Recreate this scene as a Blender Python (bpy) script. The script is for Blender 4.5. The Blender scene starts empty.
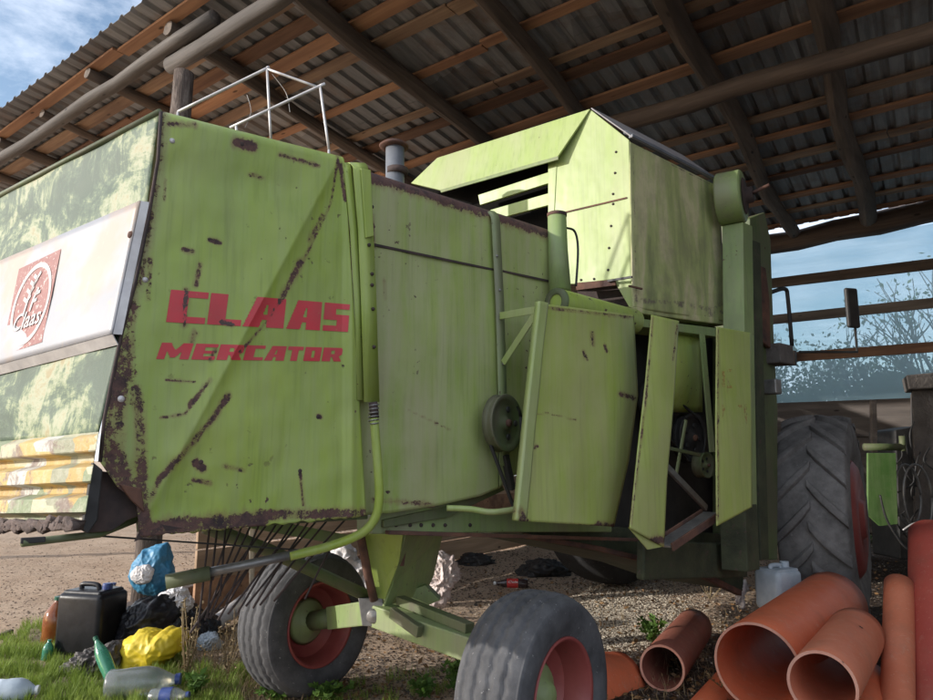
import bpy, bmesh, math, random
from mathutils import Vector, Matrix, noise
from mathutils.geometry import tessellate_polygon
random.seed(7)
R = math.radians
V = Vector
scn = bpy.context.scene
col = scn.collection

# ------------------------------------------------------------------ camera
PITCH = R(8.93); CP, SP = math.cos(PITCH), math.sin(PITCH)
CAM = V((0, 0, 1.2)); FOC = 700.0
cd = bpy.data.cameras.new('camera'); cam = bpy.data.objects.new('camera', cd); col.objects.link(cam)
cam.location = CAM; cam.rotation_euler = (R(90) + PITCH, 0, 0)
cd.sensor_width = 36; cd.lens = FOC / 933 * 36; cd.clip_end = 2000; cd.clip_start = 0.05
scn.camera = cam

def ray(px, py):
    dx = (px - 466.5) / FOC; dy = (350 - py) / FOC
    return V((dx, CP - dy * SP, SP + dy * CP))
def hit(px, py, p0, nrm):
    d = ray(px, py)
    return CAM + d * ((p0 - CAM).dot(nrm) / d.dot(nrm))
Z = V((0, 0, 1))
P0 = V((-1.03, 2.2, 0))                 # rear near corner of the harvester
U = V((math.sin(R(50)), math.cos(R(50)), 0))       # its heading
N = V((U.y, -U.x, 0))                   # its near side, towards us
LAT = V((-.814, .581, 0)).normalized()  # line of its rear faces
NR = V((-LAT.y, LAT.x, 0)) * 1.0        # rear faces look this way
if NR.dot(V((0, -1, 0))) < 0: NR = -NR
EV = V((-.795, .607, 0)).normalized()   # line of the eave
RF = V((.552, .834, 0)).normalized()    # line of the rafters
def S(px, py, n=0.0): return hit(px, py, P0 + N * n, N)
def RP(px, py, p): return hit(px, py, p, NR)
def FD(px, py, F): return hit(px, py, V((0, F, 0)), V((0, 1, 0)))
NE = V((EV.y, -EV.x, 0))                # across the eave, into the shed
KRF = RF.dot(NE)
def MP(px, py, m): return hit(px, py, NE * m, NE)
def G(px, py, z=0.0): return hit(px, py, V((0, 0, z)), Z)

# ------------------------------------------------------------------ mesh building
class MB:
    def __init__(s): s.v = []; s.f = []; s.at = None; s.mi = None
    def add(s, vs, fs):
        o = len(s.v); s.v += [tuple(v) for v in vs]; s.f += [tuple(i + o for i in f) for f in fs]; return s
    def prism(s, pts, off):
        n = len(pts); pts = [V(p) for p in pts]
        vs = pts + [p + off for p in pts]
        tri = tessellate_polygon([pts]) if n > 4 else [tuple(range(n))]
        fs = [tuple(t) for t in tri] + [tuple(i + n for i in reversed(t)) for t in tri]
        fs += [(i, (i + 1) % n, (i + 1) % n + n, i + n) for i in range(n)]
        return s.add(vs, fs)
    def box(s, c, a, b, d):
        c = V(c); vs = [c + a * i + b * j + d * k for i in (-1, 1) for j in (-1, 1) for k in (-1, 1)]
        return s.add(vs, [(0, 1, 3, 2), (4, 6, 7, 5), (0, 4, 5, 1), (2, 3, 7, 6), (0, 2, 6, 4), (1, 5, 7, 3)])
    def bar(s, a, b, w, h, up=Z):
        a = V(a); b = V(b); d = b - a; x = d.cross(up).normalized(); y = x.cross(d).normalized()
        return s.box((a + b) / 2, d / 2, x * w / 2, y * h / 2)
    def tube(s, path, r, seg=12, caps=True, jit=0.0):
        path = [V(p) for p in path]; n = len(path); rr = r if isinstance(r, (list, tuple)) else [r] * n
        vs = []; up = None
        for i, p in enumerate(path):
            t = (path[min(i + 1, n - 1)] - path[max(i - 1, 0)]).normalized()
            if up is None:
                up = t.cross(Z if abs(t.z) < .9 else V((1, 0, 0))).normalized()
            else: up = (up - t * up.dot(t)).normalized()
            w = t.cross(up)
            for k in range(seg):
                a = 2 * math.pi * k / seg
                q = rr[i] * (1 + jit * noise.noise(V((math.cos(a) * 1.2, math.sin(a) * 1.2, i * .7 + p.x)))) 
                vs.append(p + (up * math.cos(a) + w * math.sin(a)) * q)
        fs = [(i * seg + k, i * seg + (k + 1) % seg, (i + 1) * seg + (k + 1) % seg, (i + 1) * seg + k) for i in range(n - 1) for k in range(seg)]
        if caps: fs += [tuple(range(seg - 1, -1, -1)), tuple((n - 1) * seg + k for k in range(seg))]
        return s.add(vs, fs)
    def lathe(s, c, ax, prof, seg=48, fn=None, closed=False):
        c = V(c); ax = V(ax).normalized(); x = ax.cross(Z if abs(ax.z) < .9 else V((1, 0, 0))).normalized(); y = ax.cross(x)
        vs = []; m = len(prof)
        for k in range(seg):
            a = 2 * math.pi * k / seg
            for (r, h) in prof:
                q = r + (fn(a, h, r) if fn else 0)
                vs.append(c + ax * h + (x * math.cos(a) + y * math.sin(a)) * q)
        fs = []
        for k in range(seg):
            k2 = (k + 1) % seg
            for j in range(m if closed else m - 1):
                j2 = (j + 1) % m
                fs.append((k * m + j, k * m + j2, k2 * m + j2, k2 * m + j))
        if not closed:
            for j in (0, m - 1):
                if prof[j][0] > 1e-4 and prof[j][0] < 0: pass
        return s.add(vs, fs)
    def grid(s, rows):
        h = len(rows); w = len(rows[0]); vs = [p for r in rows for p in r]
        return s.add(vs, [(i * w + j, i * w + j + 1, (i + 1) * w + j + 1, (i + 1) * w + j) for i in range(h - 1) for j in range(w - 1)])
    def build(s, name, mat, parent=None, smooth=False, bevel=0, attr=None, solid=0, recalc=True, subs=0, weld=0):
        me = bpy.data.meshes.new(name); me.from_pydata(s.v, [], s.f); me.update()
        if recalc or weld:
            bm = bmesh.new(); bm.from_mesh(me)
            if weld: bmesh.ops.remove_doubles(bm, verts=bm.verts, dist=weld)
            if recalc: bmesh.ops.recalc_face_normals(bm, faces=bm.faces)
            bm.to_mesh(me); bm.free()
        for m_ in (mat if isinstance(mat, list) else [mat]): me.materials.append(m_)
        if s.mi: me.polygons.foreach_set('material_index', s.mi)
        o = bpy.data.objects.new(name, me); col.objects.link(o)
        if attr:
            a = me.attributes.new('rust', 'FLOAT', 'POINT'); a.data.foreach_set('value', attr)
        if smooth:
            me.polygons.foreach_set('use_smooth', [True] * len(me.polygons))
        if solid:
            m = o.modifiers.new('s', 'SOLIDIFY'); m.thickness = solid; m.offset = -1
        if subs:
            m = o.modifiers.new('u', 'SUBSURF'); m.levels = subs; m.render_levels = subs
        if bevel:
            m = o.modifiers.new('b', 'BEVEL'); m.width = bevel; m.segments = 2; m.limit_method = 'ANGLE'; m.angle_limit = R(35)
        if parent is not None: put(o, parent)
        return o
def wloc(o):
    l = V(o.location)
    while o.parent: o = o.parent; l += o.location
    return l
def put(o, parent):
    o.parent = parent; o.location = -wloc(parent)
def thing(name, label, cat, loc, group=None, kind=None):
    o = bpy.data.objects.new(name, None); col.objects.link(o); o.location = loc; o.empty_display_size = .2
    return tag(o, label, cat, group, kind)
def tag(o, label=None, cat=None, group=None, kind=None):
    if label: o['label'] = label
    if cat: o['category'] = cat
    if group: o['group'] = group
    if kind: o['kind'] = kind
    if o.type == 'MESH':      # origin to the base of the thing
        vs = o.data.vertices
        if len(vs):
            xs = [v.co.x for v in vs]; ys = [v.co.y for v in vs]; b = V(((min(xs) + max(xs)) / 2, (min(ys) + max(ys)) / 2, min(v.co.z for v in vs)))
            o.data.transform(Matrix.Translation(-b)); o.location = b
    return o
def struct(o): o['kind'] = 'structure'; return o

# ------------------------------------------------------------------ materials
class NT:
    def __init__(s, name):
        s.m = bpy.data.materials.new(name); s.m.use_nodes = True; s.t = s.m.node_tree; s.n = s.t.nodes; s.l = s.t.links
        s.b = s.n['Principled BSDF']; s.out = s.n['Material Output']; s.tc = s.n.new('ShaderNodeTexCoord').outputs['Object']
    def setv(s, sock, v):
        if isinstance(v, bpy.types.NodeSocket): s.l.new(v, sock)
        elif isinstance(v, (tuple, list)) and len(v) == 3 and sock.type == 'RGBA': sock.default_value = (*v, 1)
        else: sock.default_value = v
    def map(s, scale=(1, 1, 1), loc=(0, 0, 0), rot=(0, 0, 0), src=None):
        m = s.n.new('ShaderNodeMapping'); m.inputs['Scale'].default_value = scale; m.inputs['Location'].default_value = loc; m.inputs['Rotation'].default_value = rot
        s.l.new(src or s.tc, m.inputs['Vector']); return m.outputs[0]
    def noise(s, scale, detail=4, rough=.55, vec=None, dist=0):
        n = s.n.new('ShaderNodeTexNoise'); n.inputs['Scale'].default_value = scale; n.inputs['Detail'].default_value = detail
        n.inputs['Roughness'].default_value = rough; n.inputs['Distortion'].default_value = dist; s.l.new(vec or s.tc, n.inputs['Vector']); return n.outputs['Fac']
    def voro(s, scale, vec=None, feature='F1', metric='EUCLIDEAN', out='Distance', rnd=1):
        n = s.n.new('ShaderNodeTexVoronoi'); n.feature = feature; n.distance = metric; n.inputs['Scale'].default_value = scale
        n.inputs['Randomness'].default_value = rnd
        s.l.new(vec or s.tc, n.inputs['Vector']); return n.outputs[out]
    def ramp(s, fac, stops, interp='LINEAR'):
        n = s.n.new('ShaderNodeValToRGB'); r = n.color_ramp; r.interpolation = interp
        while len(r.elements) < len(stops): r.elements.new(.5)
        for e, (p, c) in zip(r.elements, stops):
            e.position = p; e.color = (c, c, c, 1) if isinstance(c, (int, float)) else (*c, 1)
        s.l.new(fac, n.inputs[0]); return n.outputs[0]
    def mix(s, fac, a, b, mode='MIX'):
        n = s.n.new('ShaderNodeMix'); n.data_type = 'RGBA'; n.blend_type = mode
        s.setv(n.inputs[0], fac); s.setv(n.inputs[6], a); s.setv(n.inputs[7], b); return n.outputs[2]
    def math(s, op, a, b=0.0, clamp=False):
        n = s.n.new('ShaderNodeMath'); n.operation = op; n.use_clamp = clamp; s.setv(n.inputs[0], a); s.setv(n.inputs[1], b); return n.outputs[0]
    def bump(s, h, strength=.3, dist=.01):
        n = s.n.new('ShaderNodeBump'); n.inputs['Strength'].default_value = strength; n.inputs['Distance'].default_value = dist
        s.l.new(h, n.inputs['Height']); s.l.new(n.outputs[0], s.b.inputs['Normal'])
    def fin(s, colr, rough=.6, metal=0.0, spec=None):
        s.setv(s.b.inputs['Base Color'], colr); s.setv(s.b.inputs['Roughness'], rough); s.setv(s.b.inputs['Metallic'], metal)
        if spec is not None: s.b.inputs['Specular IOR Level'].default_value = spec
        return s.m

def simple(name, c1, c2, scale=8, rough=.7, bump=.2, bd=.004, stretch=(1, 1, 1), metal=0, spots=None, detail=6):
    t = NT(name); v = t.map(stretch)
    n = t.noise(scale, detail, .6, v); c = t.mix(t.ramp(n, [(.3, 0), (.7, 1)]), c1, c2)
    if spots:
        c = t.mix(t.ramp(t.noise(scale * 3.1, 5, .7, v), [(spots[0], 0), (spots[0] + .06, 1)]), c, spots[1])
    t.bump(t.noise(scale * 4, 4, .6, v), bump, bd)
    return t.fin(c, rough, metal)

def paint(name, g1, g2, dust=(.30, .32, .20), dust_amt=.35, chips=.665, seed=0, rough=.42, streak=.5):
    t = NT(name); o = t.map(loc=(seed * 3.7, seed * 1.3, seed * 2.1))
    c = t.mix(t.ramp(t.noise(2.2, 5, .6, o), [(.35, 0), (.65, 1)]), g1, g2)
    sv = t.map((11, 11, .7), (seed, 0, 0)); st = t.ramp(t.noise(1.6, 6, .65, sv), [(.42, 0), (.78, 1)])
    c = t.mix(t.math('MULTIPLY', st, streak), c, dust)
    sv2 = t.map((34, 34, 1.6), (0, seed, 0)); st2 = t.ramp(t.noise(1.4, 4, .6, sv2), [(.5, 0), (.72, 1)])
    c = t.mix(t.math('MULTIPLY', st2, .35), c, tuple(x * .55 for x in g1))
    bz = t.ramp(t.noise(1.5, 4, .6, t.map((2.2, 2.2, .6), (seed * 2.3, 0, 1)), .6), [(.48, 0), (.68, 1)])
    c = t.mix(t.math('MULTIPLY', bz, dust_amt * .9), c, tuple(x * k_ for x, k_ in zip(dust, (.95, .82, .95))))
    d = t.ramp(t.noise(5.5, 8, .7, o), [(.45, 0), (.8, 1)])
    c = t.mix(t.math('MULTIPLY', d, dust_amt), c, dust)
    # rust: placed by the attribute, broken up by noise; plus sparse chips
    at = t.n.new('ShaderNodeAttribute'); at.attribute_name = 'rust'
    n1 = t.math('ADD', t.math('MULTIPLY', t.noise(26, 9, .8, o, .6), .6), t.math('MULTIPLY', t.noise(85, 6, .75, o, .3), .4)); n2 = t.noise(9, 7, .7, o)
    a = t.math('ADD', at.outputs['Fac'], t.math('MULTIPLY', t.math('SUBTRACT', n1, .5), 1.7))
    a = t.math('ADD', a, t.math('MULTIPLY', t.math('SUBTRACT', n2, .5), .7))
    core = t.ramp(a, [(.52, 0), (.57, 1)]); halo = t.ramp(a, [(.38, 0), (.55, 1)])
    ch = t.ramp(t.noise(30, 4, .55, o), [(chips, 0), (chips + .03, 1)])
    gate = t.ramp(t.noise(2.6, 3, .5, t.map(loc=(9 + seed, 4, 2))), [(.48, 0), (.6, 1)])
    ch = t.math('MULTIPLY', ch, gate)
    core = t.math('MAXIMUM', core, ch)
    rc = t.ramp(t.noise(14, 7, .7, o), [(.32, (.028, .020, .022)), (.46, (.075, .042, .038)), (.56, (.12, .062, .05)), (.64, (.045, .03, .03)), (.74, (.24, .12, .065))])
    run = t.noise(1.0, 5, .6, t.map((42, 42, 1.5), (2, 1, 0)))
    stain = t.ramp(t.math('ADD', t.math('MULTIPLY', at.outputs['Fac'], 1.1), t.math('MULTIPLY', t.math('SUBTRACT', run, .5), 1.3)), [(.22, 0), (.75, 1)])
    c = t.mix(t.math('MULTIPLY', stain, .6), c, (.21, .14, .07))
    c = t.mix(t.math('MULTIPLY', halo, .4), c, (.20, .11, .05))
    c = t.mix(core, c, rc)
    rg = t.math('ADD', t.math('MULTIPLY', core, .4), t.math('ADD', rough, t.math('MULTIPLY', d, .18)))
    h = t.math('SUBTRACT', t.math('MULTIPLY', t.noise(3.2, 3, .5, o), 1.5), t.math('MULTIPLY', core, t.math('ADD', .15, t.math('MULTIPLY', t.noise(90, 3), .35))))
    t.bump(h, .4, .014)
    return t.fin(c, rg)

GA, GB = (.255, .355, .05), (.33, .42, .08)
M = {}
M['green'] = paint('green_paint', GA, GB, (.30, .35, .17), .35)
M['green_body'] = paint('faded_green_paint', (.25, .335, .08), (.33, .405, .125), (.40, .39, .25), .45, seed=2, streak=.75)
M['green_door'] = paint('door_green_paint', (.30, .385, .07), (.38, .455, .12), (.42, .42, .22), .4, seed=5, chips=.73)
M['green_pale'] = paint('pale_green_paint', (.28, .37, .10), (.33, .41, .135), (.36, .39, .22), .4, seed=8, chips=.74, rough=.38)
M['green_olive_'] = paint('olive_grey_paint', (.23, .28, .11), (.32, .34, .17), (.33, .32, .22), .8, seed=11, streak=.9, rough=.5)
def olive():
    t = NT('stained_olive_paint'); v = t.map((2.6, 2.6, .7), (3, 1, 0))
    n = t.noise(1.5, 5, .6, v, .4)
    c = t.ramp(n, [(.34, (.20, .23, .10)), (.45, (.36, .40, .16)), (.53, (.52, .48, .28)), (.60, (.42, .44, .20)), (.70, (.26, .28, .13))])
    c = t.mix(t.ramp(t.noise(7, 8, .7), [(.45, 0), (.75, .6)]), c, (.22, .19, .14))
    at = t.n.new('ShaderNodeAttribute'); at.attribute_name = 'rust'
    a = t.math('ADD', at.outputs['Fac'], t.math('MULTIPLY', t.math('SUBTRACT', t.noise(16, 8, .75), .5), 1.4))
    c = t.mix(t.ramp(a, [(.42, 0), (.6, .85)]), c, (.12, .09, .085))
    t.bump(t.noise(6, 5), .2, .008); return t.fin(c, .6)
M['green_olive'] = olive()
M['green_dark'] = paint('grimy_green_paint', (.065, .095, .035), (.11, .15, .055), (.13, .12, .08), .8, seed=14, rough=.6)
M['green_old'] = paint('old_and_shaded_green_paint', (.17, .25, .08), (.24, .32, .12), (.2, .2, .14), .6, seed=17, rough=.5)
M['rust'] = simple('rusty_steel', (.05, .03, .028), (.17, .08, .05), 9, .9, .5)
M['rustdark'] = simple('dark_rusted_sheet', (.025, .02, .02), (.07, .045, .04), 12, .85, .5)
M['black'] = simple('oily_and_shaded_black_metal', (.012, .012, .013), (.04, .037, .035), 9, .6, .3)
M['steel'] = simple('worn_steel', (.16, .16, .16), (.30, .29, .28), 14, .45, .2, metal=.6)
M['galv'] = simple('galvanised_rail', (.42, .40, .40), (.6, .58, .57), 14, .5, .2, metal=.3)
M['red'] = simple('faded_red_rim_paint', (.20, .035, .035), (.29, .07, .058), 6, .5, .25, spots=(.66, (.12, .08, .06)))
M['bluegrey'] = simple('grey_blue_enamel', (.10, .11, .13), (.17, .18, .2), 9, .55, .2)
M['cream'] = simple('peeled_cream_plate', (.55, .50, .40), (.72, .66, .55), 8, .6, .2)
def mud():
    t = NT('caked_mud')
    c = t.mix(t.ramp(t.noise(10, 8, .7), [(.35, 0), (.65, 1)]), (.10, .075, .065), (.24, .18, .16))
    t.bump(t.noise(22, 8, .75), .9, .03); return t.fin(c, .95)
M['mud'] = mud()
M['murk'] = simple('murky_green_steel', (.022, .028, .016), (.06, .07, .035), 7, .8, .5, .01, spots=(.6, (.07, .05, .04)))  # very dark green with brown spots
M['pinkpaint'] = simple('sun_faded_pink_primer', (.42, .27, .2), (.55, .42, .32), 12, .6, .2)
M['tankroof'] = simple('weathered_lilac_sheet', (.24, .22, .23), (.36, .34, .33), 9, .7, .3)
def wood(name, a, b, axis, sc=1.0, knots=True, dark=None, stain=None):
    # grain runs along 'axis'; boards differ by where they lie
    t = NT(name)
    ang = math.atan2(axis.y, axis.x)
    v = t.map((1, 1, 1), rot=(0, 0, -ang)) if abs(axis.z) < .5 else t.tc
    s = (1.2, 22, 22) if abs(axis.z) < .5 else (22, 22, 1.2)
    v2 = t.map(tuple(x * sc for x in s), src=v)
    g = t.noise(1.0, 8, .65, v2, .6)
    c = t.mix(t.ramp(g, [(.3, 0), (.7, 1)]), a, b)
    big = t.map((.8, 7, 7) if abs(axis.z) < .5 else (3, 3, 1), src=v)
    c = t.mix(t.ramp(t.noise(1, 3, .5, big), [(.35, 0), (.68, .75)]), c, stain or tuple(x * .4 for x in a))
    if knots:
        k = t.voro(1.0, t.map((2.5, 7, 7) if abs(axis.z) < .5 else (7, 7, 2.5), src=v))
        c = t.mix(t.ramp(k, [(.06, 1), (.12, 0)]), c, tuple(x * .25 for x in a))
    t.bump(g, .5, .006)
    return t.fin(c, .8)
M['purlin'] = wood('rough_sawn_orange_board', (.42, .215, .115), (.60, .35, .20), EV, stain=(.20, .10, .065))
M['purlin3'] = wood('pale_brown_board', (.34, .22, .14), (.50, .35, .23), EV, 1.3, stain=(.12, .07, .05))
M['purlin2'] = wood('weathered_brown_board', (.18, .09, .055), (.30, .17, .10), EV)
M['rafter'] = wood('grey_brown_pole', (.11, .085, .07), (.20, .16, .13), RF)
M['log'] = wood('weathered_grey_log', (.075, .066, .06), (.19, .17, .155), EV, 1.8, stain=(.05, .042, .037))
M['darklog'] = wood('dark_old_log', (.07, .05, .042), (.16, .12, .095), EV)
def bark():
    t = NT('furrowed_bark'); v = t.map((9, 9, 1.6)); n = t.noise(2.6, 7, .7, v, .8)
    c = t.ramp(n, [(.35, (.045, .033, .027)), (.5, (.12, .09, .075)), (.68, (.24, .20, .17))])
    t.bump(n, 1, .03); return t.fin(c, .95)
M['bark'] = bark()
M['wallboard'] = wood('brown_wall_board', (.56, .37, .23), (.72, .51, .34), RF)
M['greyboard'] = wood('grey_wall_board', (.12, .10, .09), (.2, .17, .15), EV)
def sheet():
    t = NT('weathered_roof_sheet'); ang = math.atan2(RF.y, RF.x); v = t.map(rot=(0, 0, -ang)); st = t.map((.6, 9, 9), src=v)
    c = t.mix(t.ramp(t.noise(1.6, 6, .6, st), [(.35, 0), (.7, 1)]), (.20, .21, .22), (.38, .39, .40))
    vc = t.voro(1.0, t.map((.32, 1.15, .01), src=v), out='Color', rnd=.35); sp_ = t.n.new('ShaderNodeSeparateColor'); t.l.new(vc, sp_.inputs[0])
    c = t.mix(t.ramp(sp_.outputs[0], [(.2, 0), (.8, .55)]), c, (.09, .095, .105))
    c = t.mix(t.ramp(t.noise(2.5, 6, .7), [(.5, 0), (.72, .7)]), c, (.19, .12, .08))
    return t.fin(c, .55, .25)
M['sheet'] = sheet()
def rubber(name, a, b):
    t = NT(name); c = t.mix(t.ramp(t.noise(7, 7, .7), [(.35, 0), (.68, 1)]), a, b)
    c = t.mix(t.ramp(t.noise(60, 3, .6), [(.68, 0), (.72, .8)]), c, (.25, .24, .24))
    t.bump(t.noise(55, 5, .7), .35, .004); return t.fin(c, .85)
M['tyre'] = rubber('grey_worn_rubber', (.042, .042, .046), (.10, .10, .106))
M['tractor_tyre'] = rubber('dusty_rubber', (.095, .09, .088), (.21, .20, .195))
M['tyre_shaded'] = rubber('shaded_rubber', (.012, .012, .013), (.03, .03, .03))
def plastic(name, a, b, rough=.4, scuff=(.5, .35, .28)):
    t = NT(name); c = t.mix(t.ramp(t.noise(5, 6, .6), [(.35, 0), (.7, 1)]), a, b)
    c = t.mix(t.ramp(t.noise(16, 9, .8), [(.56, 0), (.74, .55)]), c, scuff)
    c = t.mix(t.ramp(t.noise(3.5, 8, .75), [(.5, 0), (.8, .55)]), c, (.22, .12, .08))
    c = t.mix(t.ramp(t.noise(2, 3, .6, t.map((3, 60, 60), rot=(0, 0, .6))), [(.66, 0), (.7, .4)]), c, (.7, .42, .32))
    t.bump(t.noise(40, 4, .6), .08, .003); return t.fin(c, t.math('ADD', rough, t.math('MULTIPLY', t.noise(12, 5), .3)))
M['pipe'] = plastic('orange_sewer_plastic', (.56, .125, .052), (.62, .155, .07), .35)
M['pipe_dusty'] = plastic('dusty_orange_plastic', (.52, .15, .075), (.58, .19, .105), .5, (.5, .36, .27))
M['pipe_brown'] = plastic('brown_faded_plastic', (.25, .085, .06), (.34, .12, .08), .4)
M['pipe_red'] = plastic('red_plastic', (.36, .06, .045), (.42, .085, .06), .4)
M['pipe_rim'] = plastic('cut_pipe_edge', (.52, .23, .16), (.62, .33, .25), .6)
def pl2(name, a, b, rough=.3, alpha=1.0, trans=0.0, bump=.3, sc=14):
    t = NT(name); n = t.noise(sc, 6, .65); c = t.mix(t.ramp(n, [(.35, 0), (.65, 1)]), a, b); t.bump(n, bump, .02)
    t.b.inputs['Specular IOR Level'].default_value = .28 if name.startswith('black') else .5
    t.b.inputs['Transmission Weight'].default_value = trans; t.b.inputs['Alpha'].default_value = alpha
    return t.fin(c, rough)
M['blackbag'] = pl2('black_bin_bag', (.010, .010, .012), (.022, .022, .026), .3, bump=.3)
M['greybag'] = pl2('crumpled_dark_foil_bag', (.02, .018, .018), (.11, .09, .08), .35, bump=.8, sc=30)
M['yellowbag'] = pl2('yellow_carrier_bag', (.66, .48, .02), (.74, .56, .04), .45)
M['bluebag'] = pl2('blue_carrier_bag', (.03, .16, .30), (.06, .24, .40), .45, bump=.3)
M['whitebag'] = pl2('white_woven_sack', (.55, .52, .52), (.75, .71, .70), .6, bump=.7)
M['pinkbag'] = pl2('pale_fertiliser_sack', (.58, .47, .44), (.75, .65, .62), .55, bump=.7)
M['can'] = pl2('black_canister_plastic', (.006, .006, .008), (.014, .014, .017), .35, bump=.08)
M['canpale'] = pl2('milky_canister_plastic', (.36, .43, .50), (.48, .54, .60), .4, bump=.1)
M['brownpet'] = pl2('brown_bottle_plastic', (.32, .09, .03), (.42, .15, .05), .12, trans=.5, bump=.05)
M['greenpet'] = pl2('green_bottle_plastic', (.10, .42, .28), (.16, .52, .36), .15, trans=.6, bump=.1)
M['clearpet'] = pl2('clear_bottle_plastic', (.50, .56, .57), (.62, .66, .67), .2, trans=.8, bump=.15)
M['darkpet'] = pl2('dark_cola_plastic', (.03, .02, .02), (.06, .04, .04), .15, bump=.05)
M['capgreen'] = pl2('green_cap', (.01, .09, .05), (.02, .12, .07), .4)
M['blue'] = pl2('dark_blue_plastic', (.02, .04, .16), (.03, .06, .22), .35)
M['labelred'] = pl2('red_bottle_label', (.55, .03, .03), (.6, .06, .05), .5, bump=.05)
M['labelwhite'] = pl2('white_print', (.75, .75, .75), (.82, .82, .82), .5, bump=.02)
M['rag'] = pl2('dirty_white_cloth', (.48, .43, .41), (.66, .60, .58), .9, bump=.8)
M['concrete'] = simple('old_concrete', (.085, .075, .07), (.15, .135, .125), 7, .95, .6, .02, spots=(.62, (.12, .1, .09)))
M['brightgreen'] = paint('bright_green_paint', (.06, .14, .03), (.09, .19, .045), (.2, .25, .12), .4, seed=21)

# red lettering paint shares the rust
def letter_mat():
    t = NT('red_lettering_paint')
    at = t.n.new('ShaderNodeAttribute'); at.attribute_name = 'rust'
    n1 = t.noise(34, 9, .78, t.tc, .5); n2 = t.noise(9, 7, .7)
    a = t.math('ADD', at.outputs['Fac'], t.math('MULTIPLY', t.math('SUBTRACT', n1, .5), 1.7))
    a = t.math('ADD', a, t.math('MULTIPLY', t.math('SUBTRACT', n2, .5), .7))
    core = t.ramp(a, [(.52, 0), (.57, 1)])
    c = t.mix(t.ramp(t.noise(9, 6, .7), [(.35, 0), (.7, 1)]), (.56, .035, .05), (.46, .06, .065))
    c = t.mix(t.ramp(t.noise(40, 5, .7), [(.66, 0), (.72, .7)]), c, (.27, .36, .09))
    c = t.mix(core, c, (.06, .035, .03)); return t.fin(c, .5)
M['letters'] = letter_mat()

def peeled():
    t = NT('peeling_green_rear_paint')
    n = t.noise(3.2, 9, .72, t.map((1, 1, 1.6)), .7); n2 = t.noise(11, 8, .75, t.map((1, 1, .5)), .5)
    a = t.math('ADD', t.math('MULTIPLY', n, .6), t.math('MULTIPLY', n2, .4))
    c = t.ramp(a, [(.45, (.04, .07, .04)), (.50, (.075, .115, .065)), (.525, (.19, .23, .12)), (.565, (.33, .34, .22)), (.62, (.28, .23, .11))])
    t.bump(a, .5, .01); return t.fin(c, .6)
M['peeled'] = peeled()
def camo():
    t = NT('patchy_yellow_green_paint')
    v = t.map((1, 1, 1), rot=(0, 0, -math.atan2(LAT.y, LAT.x)))
    vv = t.voro(7, t.map((1, 1, 1.1), src=v), metric='CHEBYCHEV', out='Color')
    sep = t.n.new('ShaderNodeSeparateColor'); t.l.new(vv, sep.inputs[0])
    c = t.ramp(sep.outputs[0], [(0, (.46, .31, .11)), (.3, (.46, .43, .29)), (.5, (.22, .26, .15)), (.62, (.50, .36, .13)), (.8, (.28, .28, .19)), (.92, (.52, .50, .45))], 'CONSTANT')
    d = t.ramp(t.noise(9, 8, .75, v, .5), [(.53, 0), (.6, 1)]); c = t.mix(t.math('MULTIPLY', d, .85), c, (.20, .14, .12))
    c = t.mix(t.ramp(t.noise(30, 5, .7), [(.45, 0), (.8, .5)]), c, (.6, .56, .45))
    t.bump(t.noise(16, 6, .7), .6, .012); return t.fin(c, .7)
M['camo'] = camo()
def plate_mat():
    t = NT('white_plate_paint')
    c = t.mix(t.ramp(t.noise(2.2, 4, .6), [(.5, 0), (.6, 1)]), (.31, .31, .33), (.37, .29, .23))
    c = t.mix(t.ramp(t.noise(13, 8, .78, t.map((1, 1, .6)), .8), [(.58, 0), (.64, .9)]), c, (.45, .36, .28))
    c = t.mix(t.ramp(t.noise(6, 8, .7), [(.6, 0), (.75, .4)]), c, (.4, .38, .36))
    t.bump(t.noise(5, 5, .6), .25, .01); return t.fin(c, .45)
M['plate'] = plate_mat()
M['emblem'] = simple('worn_red_emblem_paint', (.19, .035, .028), (.27, .09, .07), 22, .55, .1, spots=(.58, (.5, .42, .38)))
M['emblem_white'] = simple('emblem_white_paint', (.42, .37, .36), (.48, .45, .44), 20, .55, .1)

# ------------------------------------------------------------------ world and sun
SUNH = V((-.966, -.259, 0)).normalized(); SEL = R(16.5)
w = bpy.data.worlds.new('World'); scn.world = w; w.use_nodes = True; wt = w.node_tree; bg = wt.nodes['Background']
sk = wt.nodes.new('ShaderNodeTexSky'); sk.sky_type = 'NISHITA'; sk.sun_disc = False; sk.sun_elevation = SEL; sk.sun_rotation = math.atan2(SUNH.x, SUNH.y)
tcw = wt.nodes.new('ShaderNodeTexCoord'); mpw = wt.nodes.new('ShaderNodeMapping'); mpw.inputs['Scale'].default_value = (1.6, 1.6, 4.5)
nz = wt.nodes.new('ShaderNodeTexNoise'); nz.inputs['Scale'].default_value = 1.7; nz.inputs['Detail'].default_value = 9; nz.inputs['Roughness'].default_value = .6; nz.inputs['Distortion'].default_value = .3
rw = wt.nodes.new('ShaderNodeValToRGB'); rw.color_ramp.elements[0].position = .36; rw.color_ramp.elements[1].position = .60
mx = wt.nodes.new('ShaderNodeMix'); mx.data_type = 'RGBA'
wt.links.new(tcw.outputs['Generated'], mpw.inputs[0]); wt.links.new(mpw.outputs[0], nz.inputs['Vector']); wt.links.new(nz.outputs['Fac'], rw.inputs[0])
wt.links.new(rw.outputs[0], mx.inputs[0]); wt.links.new(sk.outputs[0], mx.inputs[6]); mx.inputs[7].default_value = (6.2, 6.6, 7.4, 1)
wt.links.new(mx.outputs[2], bg.inputs[0]); bg.inputs[1].default_value = .145
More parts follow.
